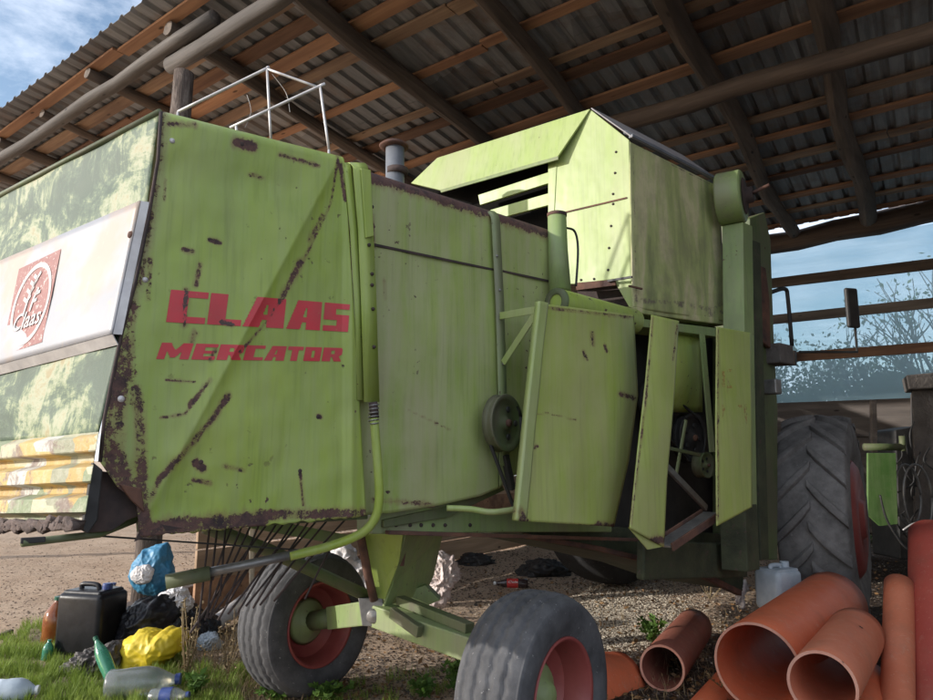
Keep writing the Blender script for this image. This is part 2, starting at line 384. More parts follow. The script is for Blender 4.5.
sd = bpy.data.lights.new('sun', 'SUN'); sd.energy = 2.7; sd.angle = R(.6); sd.color = (1, .95, .88); so = bpy.data.objects.new('sun', sd); col.objects.link(so)
sv = SUNH * math.cos(SEL) + Z * math.sin(SEL); so.rotation_euler = (-sv).to_track_quat('-Z', 'Y').to_euler(); so.location = sv * 20
scn.view_settings.view_transform = 'Standard'; scn.view_settings.look = 'None'; scn.view_settings.exposure = .76; scn.view_settings.gamma = 1
scn.cycles.max_bounces = 7; scn.cycles.diffuse_bounces = 5; scn.cycles.transparent_max_bounces = 12

# ================================================================== GROUND
def mask_soil_and_shade(x, y):
    # 1 = littered soil inside the shed and round the machine, darkened in place of shade, 0 = trodden sand outside
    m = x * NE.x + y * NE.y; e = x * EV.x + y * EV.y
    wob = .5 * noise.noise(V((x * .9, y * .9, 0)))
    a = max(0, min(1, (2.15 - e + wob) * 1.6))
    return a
def ground_h(x, y):
    return .02 * noise.noise(V((x * .9, y * .9, 3))) + .012 * noise.noise(V((x * 4, y * 4, 1))) * (1 if y < 16 else 0)
def ground():
    xs = [-400, -150, -60, -25] + [-14 + .08 * i for i in range(351)] + [20, 30, 60, 150, 400]
    ys = [-60, -10, -2] + [1.5 + .08 * i for i in range(180)] + [17, 19, 22, 28, 40, 80, 200, 800]
    rows = []; at = []
    for y in ys:
        rows.append([V((x, y, ground_h(x, y))) for x in xs])
        at += [mask_soil_and_shade(x, y) for x in xs]
    t = NT('sandy_soil')
    a = t.n.new('ShaderNodeAttribute'); a.attribute_name = 'rust'
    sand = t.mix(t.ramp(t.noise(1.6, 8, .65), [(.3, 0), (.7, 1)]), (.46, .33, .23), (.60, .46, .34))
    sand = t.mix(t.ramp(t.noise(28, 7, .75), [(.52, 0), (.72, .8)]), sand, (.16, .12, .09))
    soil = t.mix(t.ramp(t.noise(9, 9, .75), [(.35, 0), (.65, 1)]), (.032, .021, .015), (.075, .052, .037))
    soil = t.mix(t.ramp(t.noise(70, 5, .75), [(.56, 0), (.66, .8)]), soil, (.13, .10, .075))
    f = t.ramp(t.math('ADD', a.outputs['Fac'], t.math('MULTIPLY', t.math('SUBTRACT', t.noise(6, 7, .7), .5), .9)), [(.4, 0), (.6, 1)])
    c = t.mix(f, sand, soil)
    t.bump(t.math('ADD', t.noise(9, 8, .7), t.math('MULTIPLY', t.noise(60, 6, .75), .5)), .9, .05)
    t.fin(c, .95, spec=.2)
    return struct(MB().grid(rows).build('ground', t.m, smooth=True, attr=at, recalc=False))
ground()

# ================================================================== SHED
ROOFZ0, ROOFS, MEAVE = 5.0, .07, 2.6
def roofz(m): return ROOFZ0 - ROOFS * (m - MEAVE)
def on_roof(px, py, dz=0.0):
    n = V((NE.x * ROOFS, NE.y * ROOFS, 1)); p0 = NE * MEAVE + Z * (ROOFZ0 + dz); return hit(px, py, p0, n)
shed = thing('open_shed', 'open pole shed of logs and orange boards roofed with grey corrugated sheets over the harvester', 'shed', MP(183, 600, 2.92).xy.to_3d())
def me_(m, e, z): return RF * (m / KRF) + EV * e + Z * z
def m_of(p): return p.dot(NE)
def e_of(p): return (p - RF * (p.dot(NE) / KRF)).dot(EV) if 0 else (V((p.x, p.y, 0)) - RF * (p.dot(NE) / KRF)).dot(EV)
def roof():
    mb = MB(); rows = []; e = -9.0; prof = []
    while e < 13:
        prof += [(e, 0), (e + .11, 0), (e + .135, .028), (e + .165, .028)]; e += .19
    # sheets in courses, each lapped over the one below
    for k, (m0, m1) in enumerate([(MEAVE, 5.1), (5.0, 7.6), (7.5, 10.3)]):
        dz = -.004 * k
        rows = [[me_(m0 + .0, e_, roofz(m0) + h + dz) for (e_, h) in prof], [me_(m1, e_, roofz(m1) + h + dz) for (e_, h) in prof]]
        mb.grid(rows)
    mb.build('roof_sheet', M['sheet'], shed, solid=.0012)
roof()
# purlins: boards across the rafters, right under the sheets
pur_px = [(127, 47), (105, 116), (255, 22), (287, 41), (307, 52), (251, 107), (298, 129), (334, 7), (403, 51), (451, 82), (437, 110), (506, 96), (523, 125),
          (643, 26), (699, 27), (750, 51), (767, 117), (819, 127), (805, 154), (819, 168), (819, 192)]
ms = sorted(m_of(on_roof(*p, -.02)) for p in pur_px)
keep = []
for m in ms:
    if not keep or m - keep[-1] > .25: keep.append(m)
print('PURLINS', [round(k, 2) for k in keep])
while keep[-1] < 10.0: keep.append(keep[-1] + random.uniform(.4, .55))
for i, m in enumerate(keep):
    wdt = random.choice([.12, .15, .17, .14]); mat = M[('purlin', 'purlin3', 'purlin2', 'purlin', 'purlin3')[i % 5]]
    # each line of boards is butted from shorter lengths
    e = -8.5 + random.random(); mb = MB()
    while e < 12.4:
        L = random.uniform(3.2, 4.2); j = random.uniform(-.018, .018); j2 = j + random.uniform(-.06, .06)
        a = me_(m + j, e, roofz(m) - .017); b = me_(m + j2, min(e + L, 12.6), roofz(m) - .017)
        mb.bar(a, b, wdt * random.uniform(.85, 1.1), .025, V((0, 0, 1))); e += L + .01
    mb.build('purlin', mat, shed, bevel=.003)
# rafters: poles
raf_px = [(20, 105, .055), (75, 66, .055), (200, 50, .075), (390, 65, .085), (530, 53, .085), (716, 86, .095), (842, 110, .095)]
es = [(e_of(on_roof(x, y, -.10)), r) for x, y, r in raf_px]
elast = es[0][0]
for k in range(3): es.append((elast + 1.1 * (k + 1), .06))
es.append((es[6][0] - 1.1, .09)); es.append((es[6][0] - 2.3, .09))
for i, (e, r) in enumerate(es):
    m0 = MEAVE + random.uniform(.16, .24); path = []; rr = []
    for k in range(16):
        m = m0 + (10.45 - m0) * k / 15
        path.append(me_(m, e + .035 * math.sin(k * .9 + i * 2), roofz(m) - .03 - r)); rr.append(r * (1.05 - .015 * (k if i % 2 else 15 - k)) * random.uniform(.9, 1.08))
    mb = MB().tube(path, rr, 14, jit=.22); mb.build('rafter', M['rafter'], shed, smooth=False)
def logpath(a, b, n=12, wob=.015):
    a = V(a); b = V(b); return [a.lerp(b, k / (n - 1)) + V((random.uniform(-wob, wob), random.uniform(-wob, wob), random.uniform(-wob, wob))) for k in range(n)]
mE = 2.92
a = MP(215, 17, mE); b = MP(0, 160, mE); d = (b - a)
MB().tube(logpath(a, a + d * 1.8, 16), .062, 14, jit=.12).build('eave_beam', M['log'], shed, smooth=True)
a2 = MP(172, 67, mE + .08); b2 = MP(283, -5, mE + .08); d2 = b2 - a2
MB().tube(logpath(a2, a2 + d2 * 3.5, 12), .072, 14, jit=.12).build('eave_beam', M['log'], shed, smooth=True)
a3 = MP(600, 129, 5.75); b3 = MP(933, 31, 5.75); d3 = b3 - a3
MB().tube(logpath(a3 - d3 * .8, b3 + d3 * .6, 16), .085, 14, jit=.1).build('inner_beam', M['darklog'], shed, smooth=True)
# posts
pt = MP(184, 62, mE); post = MB().tube([V((pt.x - .03 * (1 - k / 8), pt.y, -.1 + (pt.z + .0) * k / 8)) for k in range(9)], [.098 - .002 * k for k in range(9)], 16, jit=.16)
post.build('post', M['bark'], shed, smooth=True)
for e, m in ((10.4, 2.95), (-5.0, 10.4), (3.8, 10.4), (-2.2, 2.95)):
    h = roofz(m) - .3
    MB().tube([me_(m, e, -.1 + (h + .1) * k / 6) for k in range(7)], .1, 12, jit=.14).build('post', M['darklog'] if m > 5 else M['bark'], shed, smooth=True)
# back wall: tarp, boards, top log
MW = 10.55
def wallbar(px0, py0, px1, py1, h, mat, m=MW - .14, th=.05, name='wall_board', ext=0):
    a = MP(px0, py0, m); b = MP(px1, py1, m); d = b - a; a = a - d * ext; b = b + d * ext
    MB().bar(a, b, th, h).build(name, mat, shed, bevel=.006)
a = MP(770, 245, MW - .16); b = MP(933, 211, MW - .16); d = b - a
MB().tube(logpath(a - d * 2.6, b + d * .7, 18, .012), .15, 14, jit=.16).build('top_beam', M['darklog'], shed, smooth=True)
wallbar(775, 283, 933, 264, .14, M['darklog'], ext=.7)
wallbar(780, 319, 933, 303, .13, M['greyboard'], ext=.7)
wallbar(781, 358, 933, 347, .13, M['purlin2'], ext=.7)
for k, (y, h) in enumerate([(413, .2), (430, .16), (448, .2), (472, .22), (500, .24), (527, .2)]):
    wallbar(700, y + 3, 910, y - 3 - k, h * 1.5, M['greyboard'], m=MW - .08 - .04 * (k % 2), ext=.6)
wallbar(742, 360, 796, 358, .2, M['greyboard'], m=MW - .32, th=.1)
def tarp():
    rows = []; a = MP(600, 232, MW); 
    for i in range(50):
        z = .5 + (4.22 - .5) * i / 49
        rows.append([me_(MW + .02 * math.sin(k * .22 + i * .05) + .03 * noise.noise(V((k * .13, i * .1, 0))), -4.5 + k * .09, z) for k in range(130)])
    t = NT('blue_shade_net')
    t.n.remove(t.b)
    tr = t.n.new('ShaderNodeBsdfTransparent'); tl = t.n.new('ShaderNodeBsdfTranslucent'); df = t.n.new('ShaderNodeBsdfDiffuse')
    ang = math.atan2(EV.y, EV.x); v = t.map(rot=(0, 0, -ang)); n = t.noise(3, 6, .7, t.map((.5, 1, 9), src=v))
    c = t.mix(n, (.34, .50, .54), (.50, .66, .70)); t.l.new(c, tl.inputs[0]); t.l.new(c, df.inputs[0]); tr.inputs[0].default_value = (.78, .92, 1, 1)
    m1 = t.n.new('ShaderNodeMixShader'); m1.inputs[0].default_value = .25; t.l.new(tl.outputs[0], m1.inputs[1]); t.l.new(df.outputs[0], m1.inputs[2])
    m2 = t.n.new('ShaderNodeMixShader'); t.setv(m2.inputs[0], t.math('ADD', .24, t.math('MULTIPLY', n, .26))); t.l.new(m1.outputs[0], m2.inputs[1]); t.l.new(tr.outputs[0], m2.inputs[2])
    t.l.new(m2.outputs[0], t.out.inputs[0])
    MB().grid(rows).build('tarp', t.m, shed, smooth=True, recalc=False)
tarp()
# side wall of wide boards behind the rear wheels; upper boards added to block sun
wa = V((-2.15, 5.75, 0)); 
for k in range(17):
    z = .13 + k * .245
    for j in range(2):
        if j == 0 and k > 14: continue
        s0, s1 = j * 3.2, j * 3.2 + 3.18
        a = wa + RF * s0 + Z * (z + random.uniform(-.01, .01)); b = wa + RF * s1 + Z * (z + random.uniform(-.01, .01))
        MB().bar(a, b, .03, .235).build('wall_board', M['wallboard'] if (k + j) % 3 else M['purlin'], shed, bevel=.004)

for k in range(19):  # right wall out of view, added to darken the inside of the shed
    z = .12 + k * .23
    MB().bar(me_(3.2, -2.3, z), me_(10.5, -2.3, z), .03, .225).build('wall_board', M['greyboard'], shed)

# ================================================================== HARVESTER
comb = thing('combine_harvester', 'faded green combine harvester with red lettering and rusty rear hood parked half under the shed', 'combine harvester', (P0 + U * 2.5 - N * .7).xy.to_3d())

# rust strokes in photo coordinates of the hood side: (polyline, half width, strength)
strokes = [
    ([(160, 114), (156, 160), (147, 220), (136, 278), (124, 330), (112, 385), (104, 430)], 14, .50),
    ([(122, 345), (115, 400), (112, 450), (122, 490), (140, 525)], 20, .60),
    ([(135, 390), (140, 430), (141, 480), (146, 520)], 10, .56),
    ([(338, 158), (330, 205), (300, 268), (268, 320), (240, 352)], 2.6, .52),
    ([(228, 395), (213, 418), (186, 450), (160, 478), (150, 500)], 5, .58),
    ([(300, 262), (280, 302)], 5, .58), ([(310, 240), (322, 215)], 4, .5),
    ([(120, 533), (170, 527), (220, 522), (260, 520)], 13, .66), ([(250, 516), (300, 514), (365, 513)], 8, .56),
    ([(168, 124), (195, 126)], 4, .6), ([(236, 143), (252, 147)], 7, .78), ([(280, 155), (318, 166)], 3.5, .6),
    ([(186, 290), (184, 325)], 4, .62), ([(195, 333), (192, 342)], 5, .6), ([(166, 380), (195, 382)], 2, .6), ([(190, 405), (210, 380)], 4, .55),
    ([(160, 418), (185, 414), (200, 395)], 2.5, .56), ([(196, 463), (202, 468)], 6, .82), ([(193, 480), (210, 483)], 4, .62), ([(224, 466), (242, 470)], 4, .52),
    ([(300, 474), (303, 505)], 2.5, .6), ([(318, 416), (320, 417)], 3, .75), ([(200, 265), (196, 285)], 4, .6), ([(183, 250), (192, 252)], 4, .6),
    ([(210, 240), (220, 243)], 4, .55), ([(340, 165), (345, 200)], 3, .6), ([(165, 180), (164, 200)], 3, .5), ([(250, 175), (262, 178)], 4, .5),
    ([(150, 260), (148, 300)], 5, .5), ([(222, 322), (232, 325)], 4, .6), ([(215, 350), (210, 360)], 4, .6),
]
def sdist(p, a, b):
    ax, ay = a; bx, by = b; px, py = p; dx, dy = bx - ax, by - ay
    t = max(0, min(1, ((px - ax) * dx + (py - ay) * dy) / (dx * dx + dy * dy + 1e-9)))
    return math.hypot(px - ax - t * dx, py - ay - t * dy)
WS = .72
def rustval(px, py, st):
    v = 0
    for pl, w_, s_ in st:
        for a, b in zip(pl, pl[1:]):
            d = sdist((px, py), a, b) / WS
            if d < w_ * 2:
                v = max(v, s_ * (1 if d < w_ * .5 else max(0, 1 - (d - w_ * .5) / (w_ * 1.5))))
    return v
def lerpcurve(c, y):
    for (x0, y0), (x1, y1) in zip(c, c[1:]):
        if y <= y1: t = (y - y0) / (y1 - y0); return x0 + (x1 - x0) * max(t, -.2)
    return c[-1][0]
def hood_dent(px, py):
    # folds in the sheet (metres, outward positive)
    d = 0
    # long diagonal fold, raised to its left
    ax, ay, bx, by = 338, 160, 150, 510
    L = math.hypot(bx - ax, by - ay); s = ((px - ax) * (by - ay) - (py - ay) * (bx - ax)) / L   # signed distance, + on right
    t = ((px - ax) * (bx - ax) + (py - ay) * (by - ay)) / L / L
    if -.1 < t < 1.1:
        k = max(0, min(1, (t + .1) / .2)) * max(0, min(1, (1.1 - t) / .25))
        if s <= 0: d += .018 * k * math.exp(s / 38)
        else: d += .018 * k * math.exp(-s / 9)
    # second softer fold across the top
    s2 = py - (170 + (px - 160) * .22 - .0009 * (px - 160) * (340 - px))
    d += -.016 * math.exp(-(s2 / 26) ** 2) * max(0, min(1, (345 - px) / 80))
    d += .010 * noise.noise(V((px / 75, py / 95, 1))) + .003 * noise.noise(V((px / 22, py / 26, 4)))
    d += .012 * max(0, 1 - abs(px - 352) / 10)
    return d
HL = [(161, 112), (158, 160), (148, 220), (136, 280), (122, 332), (112, 380), (104, 422), (100, 462), (118, 488), (136, 500), (140, 537)]
HR = [(344, 158), (350, 250), (358, 380), (366, 519)]
HTOP = lambda x: 119 + (x - 160) * .245      # where the side rolls over
RR = .045
def hood_pt(px, py, off=0.0): return S(px, py, hood_dent(px, py) + off)
def side_hood():
    rows = []; at = []; nc, nr = 190, 230
    def edge(v):   # v 0..1 down each edge
        yl = 119 + (537 - 119) * v; yr = 164 + (516 - 164) * v
        return (lerpcurve(HL, yl), yl), (lerpcurve(HR, yr), yr)
    # rolled top
    (l, r_) = edge(0)
    for k in range(8, 0, -1):
        th = k / 8 * R(85); row = []
        for j in range(nc):
            u = j / (nc - 1); px = l[0] + (r_[0] - l[0]) * u; py = l[1] + (r_[1] - l[1]) * u
            p = hood_pt(px, py); row.append(p - N * RR * (1 - math.cos(th)) * 1.2 + Z * RR * math.sin(th)); at.append(rustval(px, py - 8 * math.sin(th), strokes))
        rows.append(row)
    for i in range(nr):
        l, r_ = edge(i / (nr - 1)); row = []
        for j in range(nc):
            u = j / (nc - 1); px = l[0] + (r_[0] - l[0]) * u; py = l[1] + (r_[1] - l[1]) * u
            if i == nr - 1: py += 2.5 * noise.noise(V((px / 9, 0, 0)))
            row.append(hood_pt(px, py)); at.append(rustval(px, py, strokes))
        rows.append(row)
    top = rows[0]
    o = MB().grid(rows).build('side_panel', M['green'], comb, smooth=True, attr=at, solid=.002, recalc=False)
    # hood roof
    MB().grid([[p + LAT * 1.6 for p in top[::10]], [p + LAT * .8 for p in top[::10]], [p - Z * .002 for p in top[::10]]]).build('hood_roof', M['green_old'], comb, smooth=True, recalc=False)
    return o
hood = side_hood()

# lettering
def cells(polys, quad, res, ptfn, mb, at):
    (tl, tr, br, bl) = quad
    def q(u, v):
        x0 = tl[0] + (tr[0] - tl[0]) * u; y0 = tl[1] + (tr[1] - tl[1]) * u; x1 = bl[0] + (br[0] - bl[0]) * u; y1 = bl[1] + (br[1] - bl[1]) * u
        return x1 + (x0 - x1) * v, y1 + (y0 - y1) * v
    def inside(x, y, P):
        c = False; n = len(P); j = n - 1
        for i in range(n):
            if (P[i][1] > y) != (P[j][1] > y) and x < (P[j][0] - P[i][0]) * (y - P[i][1]) / (P[j][1] - P[i][1]) + P[i][0]: c = not c
            j = i
        return c
    idx = {}
    for i in range(res):
        for j in range(res):
            u, v = (i + .5) / res, (j + .5) / res
            if sum(inside(u, v, P) for P in polys) % 2:
                f = []
                for a, b in ((i, j), (i + 1, j), (i + 1, j + 1), (i, j + 1)):
                    if (a, b) not in idx:
                        px, py = q(a / res, b / res); idx[(a, b)] = len(mb.v); mb.v.append(tuple(ptfn(px, py))); at.append(rustval(px, py, strokes))
                    f.append(idx[(a, b)])
                mb.f.append(tuple(f))
GL = {
 'C': [[(0, 0), (1, 0), (1, .2), (.5, .2), (.5, .8), (1, .8), (1, 1), (0, 1)]],
 'L': [[(0, 0), (1, 0), (1, .2), (.52, .2), (.52, 1), (0, 1)]],
 'A': [[(0, 0), (.28, 1), (1, 1), (1, 0), (.58, 0), (.58, .26), (.46, .26), (.4, 0)], [(.47, .42), (.58, .42), (.58, .75), (.53, .75)]],
 'S': [[(0, 0), (1, 0), (1, .6), (.47, .6), (.47, .8), (1, .8), (1, 1), (0, 1), (0, .4), (.53, .4), (.53, .2), (0, .2)]],
 'M': [[(0, 0), (.26, 0), (.26, .5), (.42, .1), (.56, .1), (.72, .5), (.72, 0), (1, 0), (1, 1), (.7, 1), (.5, .55), (.3, 1), (0, 1)]],
 'E': [[(0, 0), (1, 0), (1, .2), (.45, .2), (.45, .4), (.9, .4), (.9, .58), (.45, .58), (.45, .8), (1, .8), (1, 1), (0, 1)]],
 'R': [[(0, 0), (.42, 0), (.42, .33), (.5, .33), (.62, 0), (1, 0), (.85, .38), (1, .5), (1, .9), (.9, 1), (0, 1)], [(.42, .55), (.62, .55), (.62, .78), (.42, .78)]],
 'T': [[(.27, 0), (.7, 0), (.7, .76), (1, .76), (1, 1), (0, 1), (0, .76), (.27, .76)]],
 'O': [[(0, 0), (1, 0), (1, 1), (0, 1)], [(.42, .25), (.6, .25), (.6, .76), (.42, .76)]],
}
def lettering(word, quad, spans, res, shear):
    mb = MB(); at = []; tl, tr, br, bl = quad
    for ch, (u0, u1) in zip(word, spans):
        f = lambda a, b, u: (a[0] + (b[0] - a[0]) * u, a[1] + (b[1] - a[1]) * u)
        cells(GL[ch], (f(tl, tr, u0), f(tl, tr, u1), f(bl, br, u1), f(bl, br, u0)), res, lambda x, y: hood_pt(x, y, .0036), mb, at)
    mb.build('lettering', M['letters'], hood, attr=at, recalc=False)
x0, wd = 167, 183
lettering('CLAAS', ((171, 289.5), (350, 304.5), (348, 332), (166, 322)), [(0, .212), (.225, .41), (.42, .645), (.66, .845), (.86, 1)], 40, 0)
lettering('MERCATOR', ((162, 342.5), (343, 348), (341, 361.5), (156, 359)), [(0, .175), (.19, .315), (.325, .46), (.47, .575), (.582, .69), (.70, .785), (.795, .885), (.895, 1)], 28, 0)
# bolts on the hood side
for (x, y, r, m) in [(172, 141, 3, 'galv'), (145, 280, 3, 'galv'), (121, 399, 3.4, 'galv')]:
    p = hood_pt(x, y); MB().lathe(p, N, [(.0, .006), (r * .0026, .006), (r * .0034, 0), (r * .0034, -.004)], 14).build('bolt', M[m], hood, smooth=True)
for (x, y) in [(201, 462), (300, 471), (318, 417), (242, 144)]:
    p = hood_pt(x, y, .001); MB().lathe(p, N, [(.0, .002), (.007, .0018), (.009, 0)], 12).build('bolt', M['rustdark'], hood, smooth=True)

# ---- rear face: edge curve on the side plane, swept along LAT
def rear_pt(px, py, off=0.0):
    y = py
    for _ in range(12):
        e = S(lerpcurve(HL[:8] + [(88, 532)], y), y); p = hit(px, py, e + NR * off, NR)
        # photo row of the edge point with the same height
        y2 = y
        for __ in range(6):
            ez = S(lerpcurve(HL[:8] + [(88, 532)], y2), y2).z; y2 += (ez - p.z) * 260
        y = y2
    return p
def rear_grid(tl, tr, br, bl, nu, nv, off=0.0, fn=None):
    rows = []
    for i in range(nv):
        v = i / (nv - 1); row = []
        a = (tl[0] + (bl[0] - tl[0]) * v, tl[1] + (bl[1] - tl[1]) * v); b = (tr[0] + (br[0] - tr[0]) * v, tr[1] + (br[1] - tr[1]) * v)
        for j in range(nu):
            u = j / (nu - 1); px = a[0] + (b[0] - a[0]) * u; py = a[1] + (b[1] - a[1]) * u
            o = off + (fn(u, v) if fn else 0); row.append(rear_pt(px, py, o))
        rows.append(row)
    return rows
wav = lambda u, v: .006 * noise.noise(V((u * 6, v * 5, 0)))
# upper sheet
MB().grid(rear_grid((-70, 232), (160, 112), (138, 272), (-70, 330), 50, 24, 0, wav)).build('rear_panel', M['peeled'], comb, smooth=True, solid=.003, recalc=False)
MB().grid(rear_grid((-70, 300), (139, 262), (98, 438), (-70, 448), 50, 24, 0, wav)).build('rear_panel', M['peeled'], comb, smooth=True, solid=.003, recalc=False)
# rolled lip along the top
a = rear_pt(160, 112, .004); b = rear_pt(-70, 232, .004)
MB().tube([a, a.lerp(b, .5), b], .011, 8).build('rear_lip', M['green_dark'], comb, smooth=True)
# corner edge trim
MB().tube([S(x, y, .006) for x, y in HL[:8]], .006, 8).build('corner_seam', M['rustdark'], comb, smooth=True)
# white name plate, a tray with turned edges
pg = rear_grid((-60, 287), (141, 201), (113, 334), (-60, 381), 44, 20, .03, lambda u, v: .006 * noise.noise(V((u * 4, v * 3, 7))))
plate = MB().grid(pg).build('name_plate', M['plate'], comb, smooth=True, solid=.004, recalc=False)
lo = [p for p in pg[-1]]; MB().grid([[p for p in lo], [p - Z * .03 - NR * .02 for p in lo]]).build('plate_edge', M['galv'], plate, solid=.003, recalc=False)
rt = [r[-1] for r in pg]; MB().grid([[p for p in rt], [p - NR * .022 - LAT * .012 for p in rt]]).build('plate_edge', M['galv'], plate, solid=.003, recalc=False)
p = rear_pt(131, 235, .032); MB().lathe(p, NR, [(0, .008), (.011, .006), (.014, 0)], 12).build('bolt', M['rust'], plate, smooth=True)
# emblem: worn red square, white ring, ears and the maker's name
def eq(u, v):   # square in photo coords, v up
    tl, tr, br, bl = (19, 269), (61, 249), (42, 342), (1, 356)
    x0 = tl[0] + (tr[0] - tl[0]) * u; y0 = tl[1] + (tr[1] - tl[1]) * u; x1 = bl[0] + (br[0] - bl[0]) * u; y1 = bl[1] + (br[1] - bl[1]) * u
    return x1 + (x0 - x1) * v, y1 + (y0 - y1) * v
def em(u, v, off): return rear_pt(*eq(u, v), .034 + off)
MB().grid([[em(j / 9, i / 9, .0025) for j in range(10)] for i in range(10)]).build('emblem', M['emblem'], plate, recalc=False)
er = MB(); n = 48
for i in range(n):
    a0, a1 = 2 * math.pi * i / n, 2 * math.pi * (i + 1) / n
    f = lambda a, r: em(.5 + r * math.cos(a), .5 + r * math.sin(a), .004)
    er.add([f(a0, .40), f(a1, .40), f(a1, .455), f(a0, .455)], [(0, 1, 2, 3)])
def est(pts, w_):
    for (x0_, y0_), (x1_, y1_) in zip(pts, pts[1:]):
        d = math.hypot(x1_ - x0_, y1_ - y0_); nx, ny = -(y1_ - y0_) / d * w_, (x1_ - x0_) / d * w_
        er.add([em(x0_ + nx, y0_ + ny, .005), em(x1_ + nx, y1_ + ny, .005), em(x1_ - nx, y1_ - ny, .005), em(x0_ - nx, y0_ - ny, .005)], [(0, 1, 2, 3)])
est([(.36, .42), (.40, .58), (.47, .72), (.55, .80)], .022); est([(.5, .42), (.54, .55), (.62, .66)], .022)
for q in [(.38, .55), (.42, .64), (.47, .72), (.53, .78)]: est([q, (q[0] - .09, q[1] + .05)], .022); est([q, (q[0] + .07, q[1] + .06)], .022)
for q in [(.53, .52), (.58, .6)]: est([q, (q[0] + .10, q[1] + .01)], .02)
def text_pts(word, fn, mat, parent, name):
    cu = bpy.data.curves.new(name, 'FONT'); cu.body = word; cu.resolution_u = 3; cu.shear = .25; cu.offset = .012
    to = bpy.data.objects.new('tmp', cu); col.objects.link(to); dg = bpy.context.evaluated_depsgraph_get(); me = bpy.data.meshes.new_from_object(to.evaluated_get(dg))
    bpy.data.objects.remove(to); xs = [v.co.x for v in me.vertices]; ys = [v.co.y for v in me.vertices]
    x0_, x1_, y0_, y1_ = min(xs), max(xs), min(ys), max(ys)
    vs = [fn((v.co.x - x0_) / (x1_ - x0_), (v.co.y - y0_) / (y1_ - y0_)) for v in me.vertices]
    mb = MB(); mb.add(vs, [tuple(p.vertices) for p in me.polygons]); return mb.build(name, mat, parent, recalc=False)
er.build('emblem_ring', M['emblem_white'], plate, recalc=False)
text_pts('Claas', lambda u, v: em(.16 + .66 * u, .24 + .19 * v, .006), M['emblem_white'], plate, 'emblem_lettering')
# ribbed lower sheet
def ribs(u, v):
    k = (v * 3.0) % 1; return .045 * (1 if .15 < k < .6 else (k / .15 if k <= .15 else max(0, 1 - (k - .6) / .12)))
MB().grid(rear_grid((-70, 449), (99, 432), (84, 524), (-70, 524), 60, 90, .0, ribs)).build('ribbed_panel', M['camo'], comb, recalc=False, solid=.002)
rows = rear_grid((-70, 521), (86, 520), (83, 530), (-70, 528), 90, 6, .02, lambda u, v: .008 * noise.noise(V((u * 60, v * 5, 2))) + .008)
MB().grid(rows).build('mud_ledge', M['mud'], comb, smooth=True, solid=.04, recalc=False)
# torn corner bracket
MB().prism([S(x, y, -.03) for x, y in [(97, 470), (140, 478), (142, 515), (128, 520), (112, 531), (88, 533)]], -N * .02).build('corner_bracket', M['rustdark'], comb, bevel=.004)
MB().prism([S(x, y, .02) for x, y in [(93, 462), (103, 470), (98, 520), (88, 534), (82, 530)]], -N * .025).build('corner_bracket', M['black'], comb, bevel=.004)
MB().prism([S(x, y, .0) for x, y in [(118, 484), (140, 488), (143, 512), (130, 500)]], N * .02).build('corner_bracket', M['rust'], comb, bevel=.004)
MB().prism([S(x, y, .004) for x, y in [(138, 520), (182, 528), (150, 534), (134, 542), (139, 533)]], -N * .006).build('torn_flap', M['rustdark'], comb, bevel=.001)
# bottom channel of the hood
MB().prism([S(x, y, -.05) for x, y in [(140, 521), (368, 510), (368, 519), (200, 530), (141, 533)]], -N * .05).build('bottom_channel', M['green_dark'], comb, bevel=.004)
# lever sticking out rearward
MB().tube([S(22, 543, .02), S(100, 534, -.06), S(140, 518, -.1)], .011, 8).build('lever', M['green_dark'], comb, smooth=True)
MB().box(S(33, 540, .02), U * .03, N * .006, Z * .008).build('lever_latch', M['black'], comb, bevel=.002)

# ---- body behind the hood
BT = lambda x: 171 + (x - 371) * .315
body_st = [([(371, 174), (430, 192), (490, 211), (545, 230)], 11, .74), ([(392, 170), (420, 180)], 3, .55), ([(372, 215), (374, 250)], 2, .6), ([(408, 410), (450, 430)], 1.5, .5),
           ([(497, 270), (500, 400)], 2, .6), ([(374, 500), (430, 504)], 4, .5), ([(384, 280), (386, 300)], 3, .4)]
def body(px0, px1, bot, name):
    rows = []; at = []; nc = 70; nr = 90; tops = []
    for k in range(8, -nr, -1):
        row = []
        for j in range(nc):
            px = px0 + (px1 - px0) * j / (nc - 1); yt = BT(px) + 9
            n0 = -.05 + .012 * noise.noise(V((px / 40, k / 25, 3)))
            if k >= 0:
                th = k / 8 * R(88); p = S(px, yt, n0) - N * .07 * (1 - math.cos(th)) + Z * .055 * math.sin(th); at.append(rustval(px, yt - 9 * math.sin(th), body_st))
            else:
                v = -k / (nr - 1); yb = lerpx(bot, px); py = yt + (yb - yt) * v; p = S(px, py, n0); at.append(rustval(px, py, body_st))
            row.append(p)
        rows.append(row)
    MB().grid(rows).build(name, M['green_body'], comb, smooth=True, attr=at, solid=.003, recalc=False)
    MB().grid([[p + LAT * 1.45 for p in rows[0][::6]], [p for p in rows[0][::6]]]).build('body_roof', M['rust'], comb, recalc=False)
def lerpx(c, x):
    for (x0_, y0_), (x1_, y1_) in zip(c, c[1:]):
        if x <= x1_: return y0_ + (y1_ - y0_) * (x - x0_) / (x1_ - x0_)
    return c[-1][1]
body(352, 499, [(352, 518), (371, 514), (390, 513), (440, 505), (480, 496), (499, 488)], 'body_panel')
body(499, 552, [(499, 488), (520, 470), (552, 470)], 'body_panel')
# seams as overlapped sheet edges
MB().prism([S(x, y, -.042) for x, y in [(373, 243), (498, 269.5), (498, 271.5), (373, 245.5)]], -N * .004).build('seam', M['rustdark'], comb)
MB().prism([S(x, y, -.042) for x, y in [(503, 270), (549, 280), (549, 282), (503, 272)]], -N * .004).build('seam', M['rustdark'], comb)
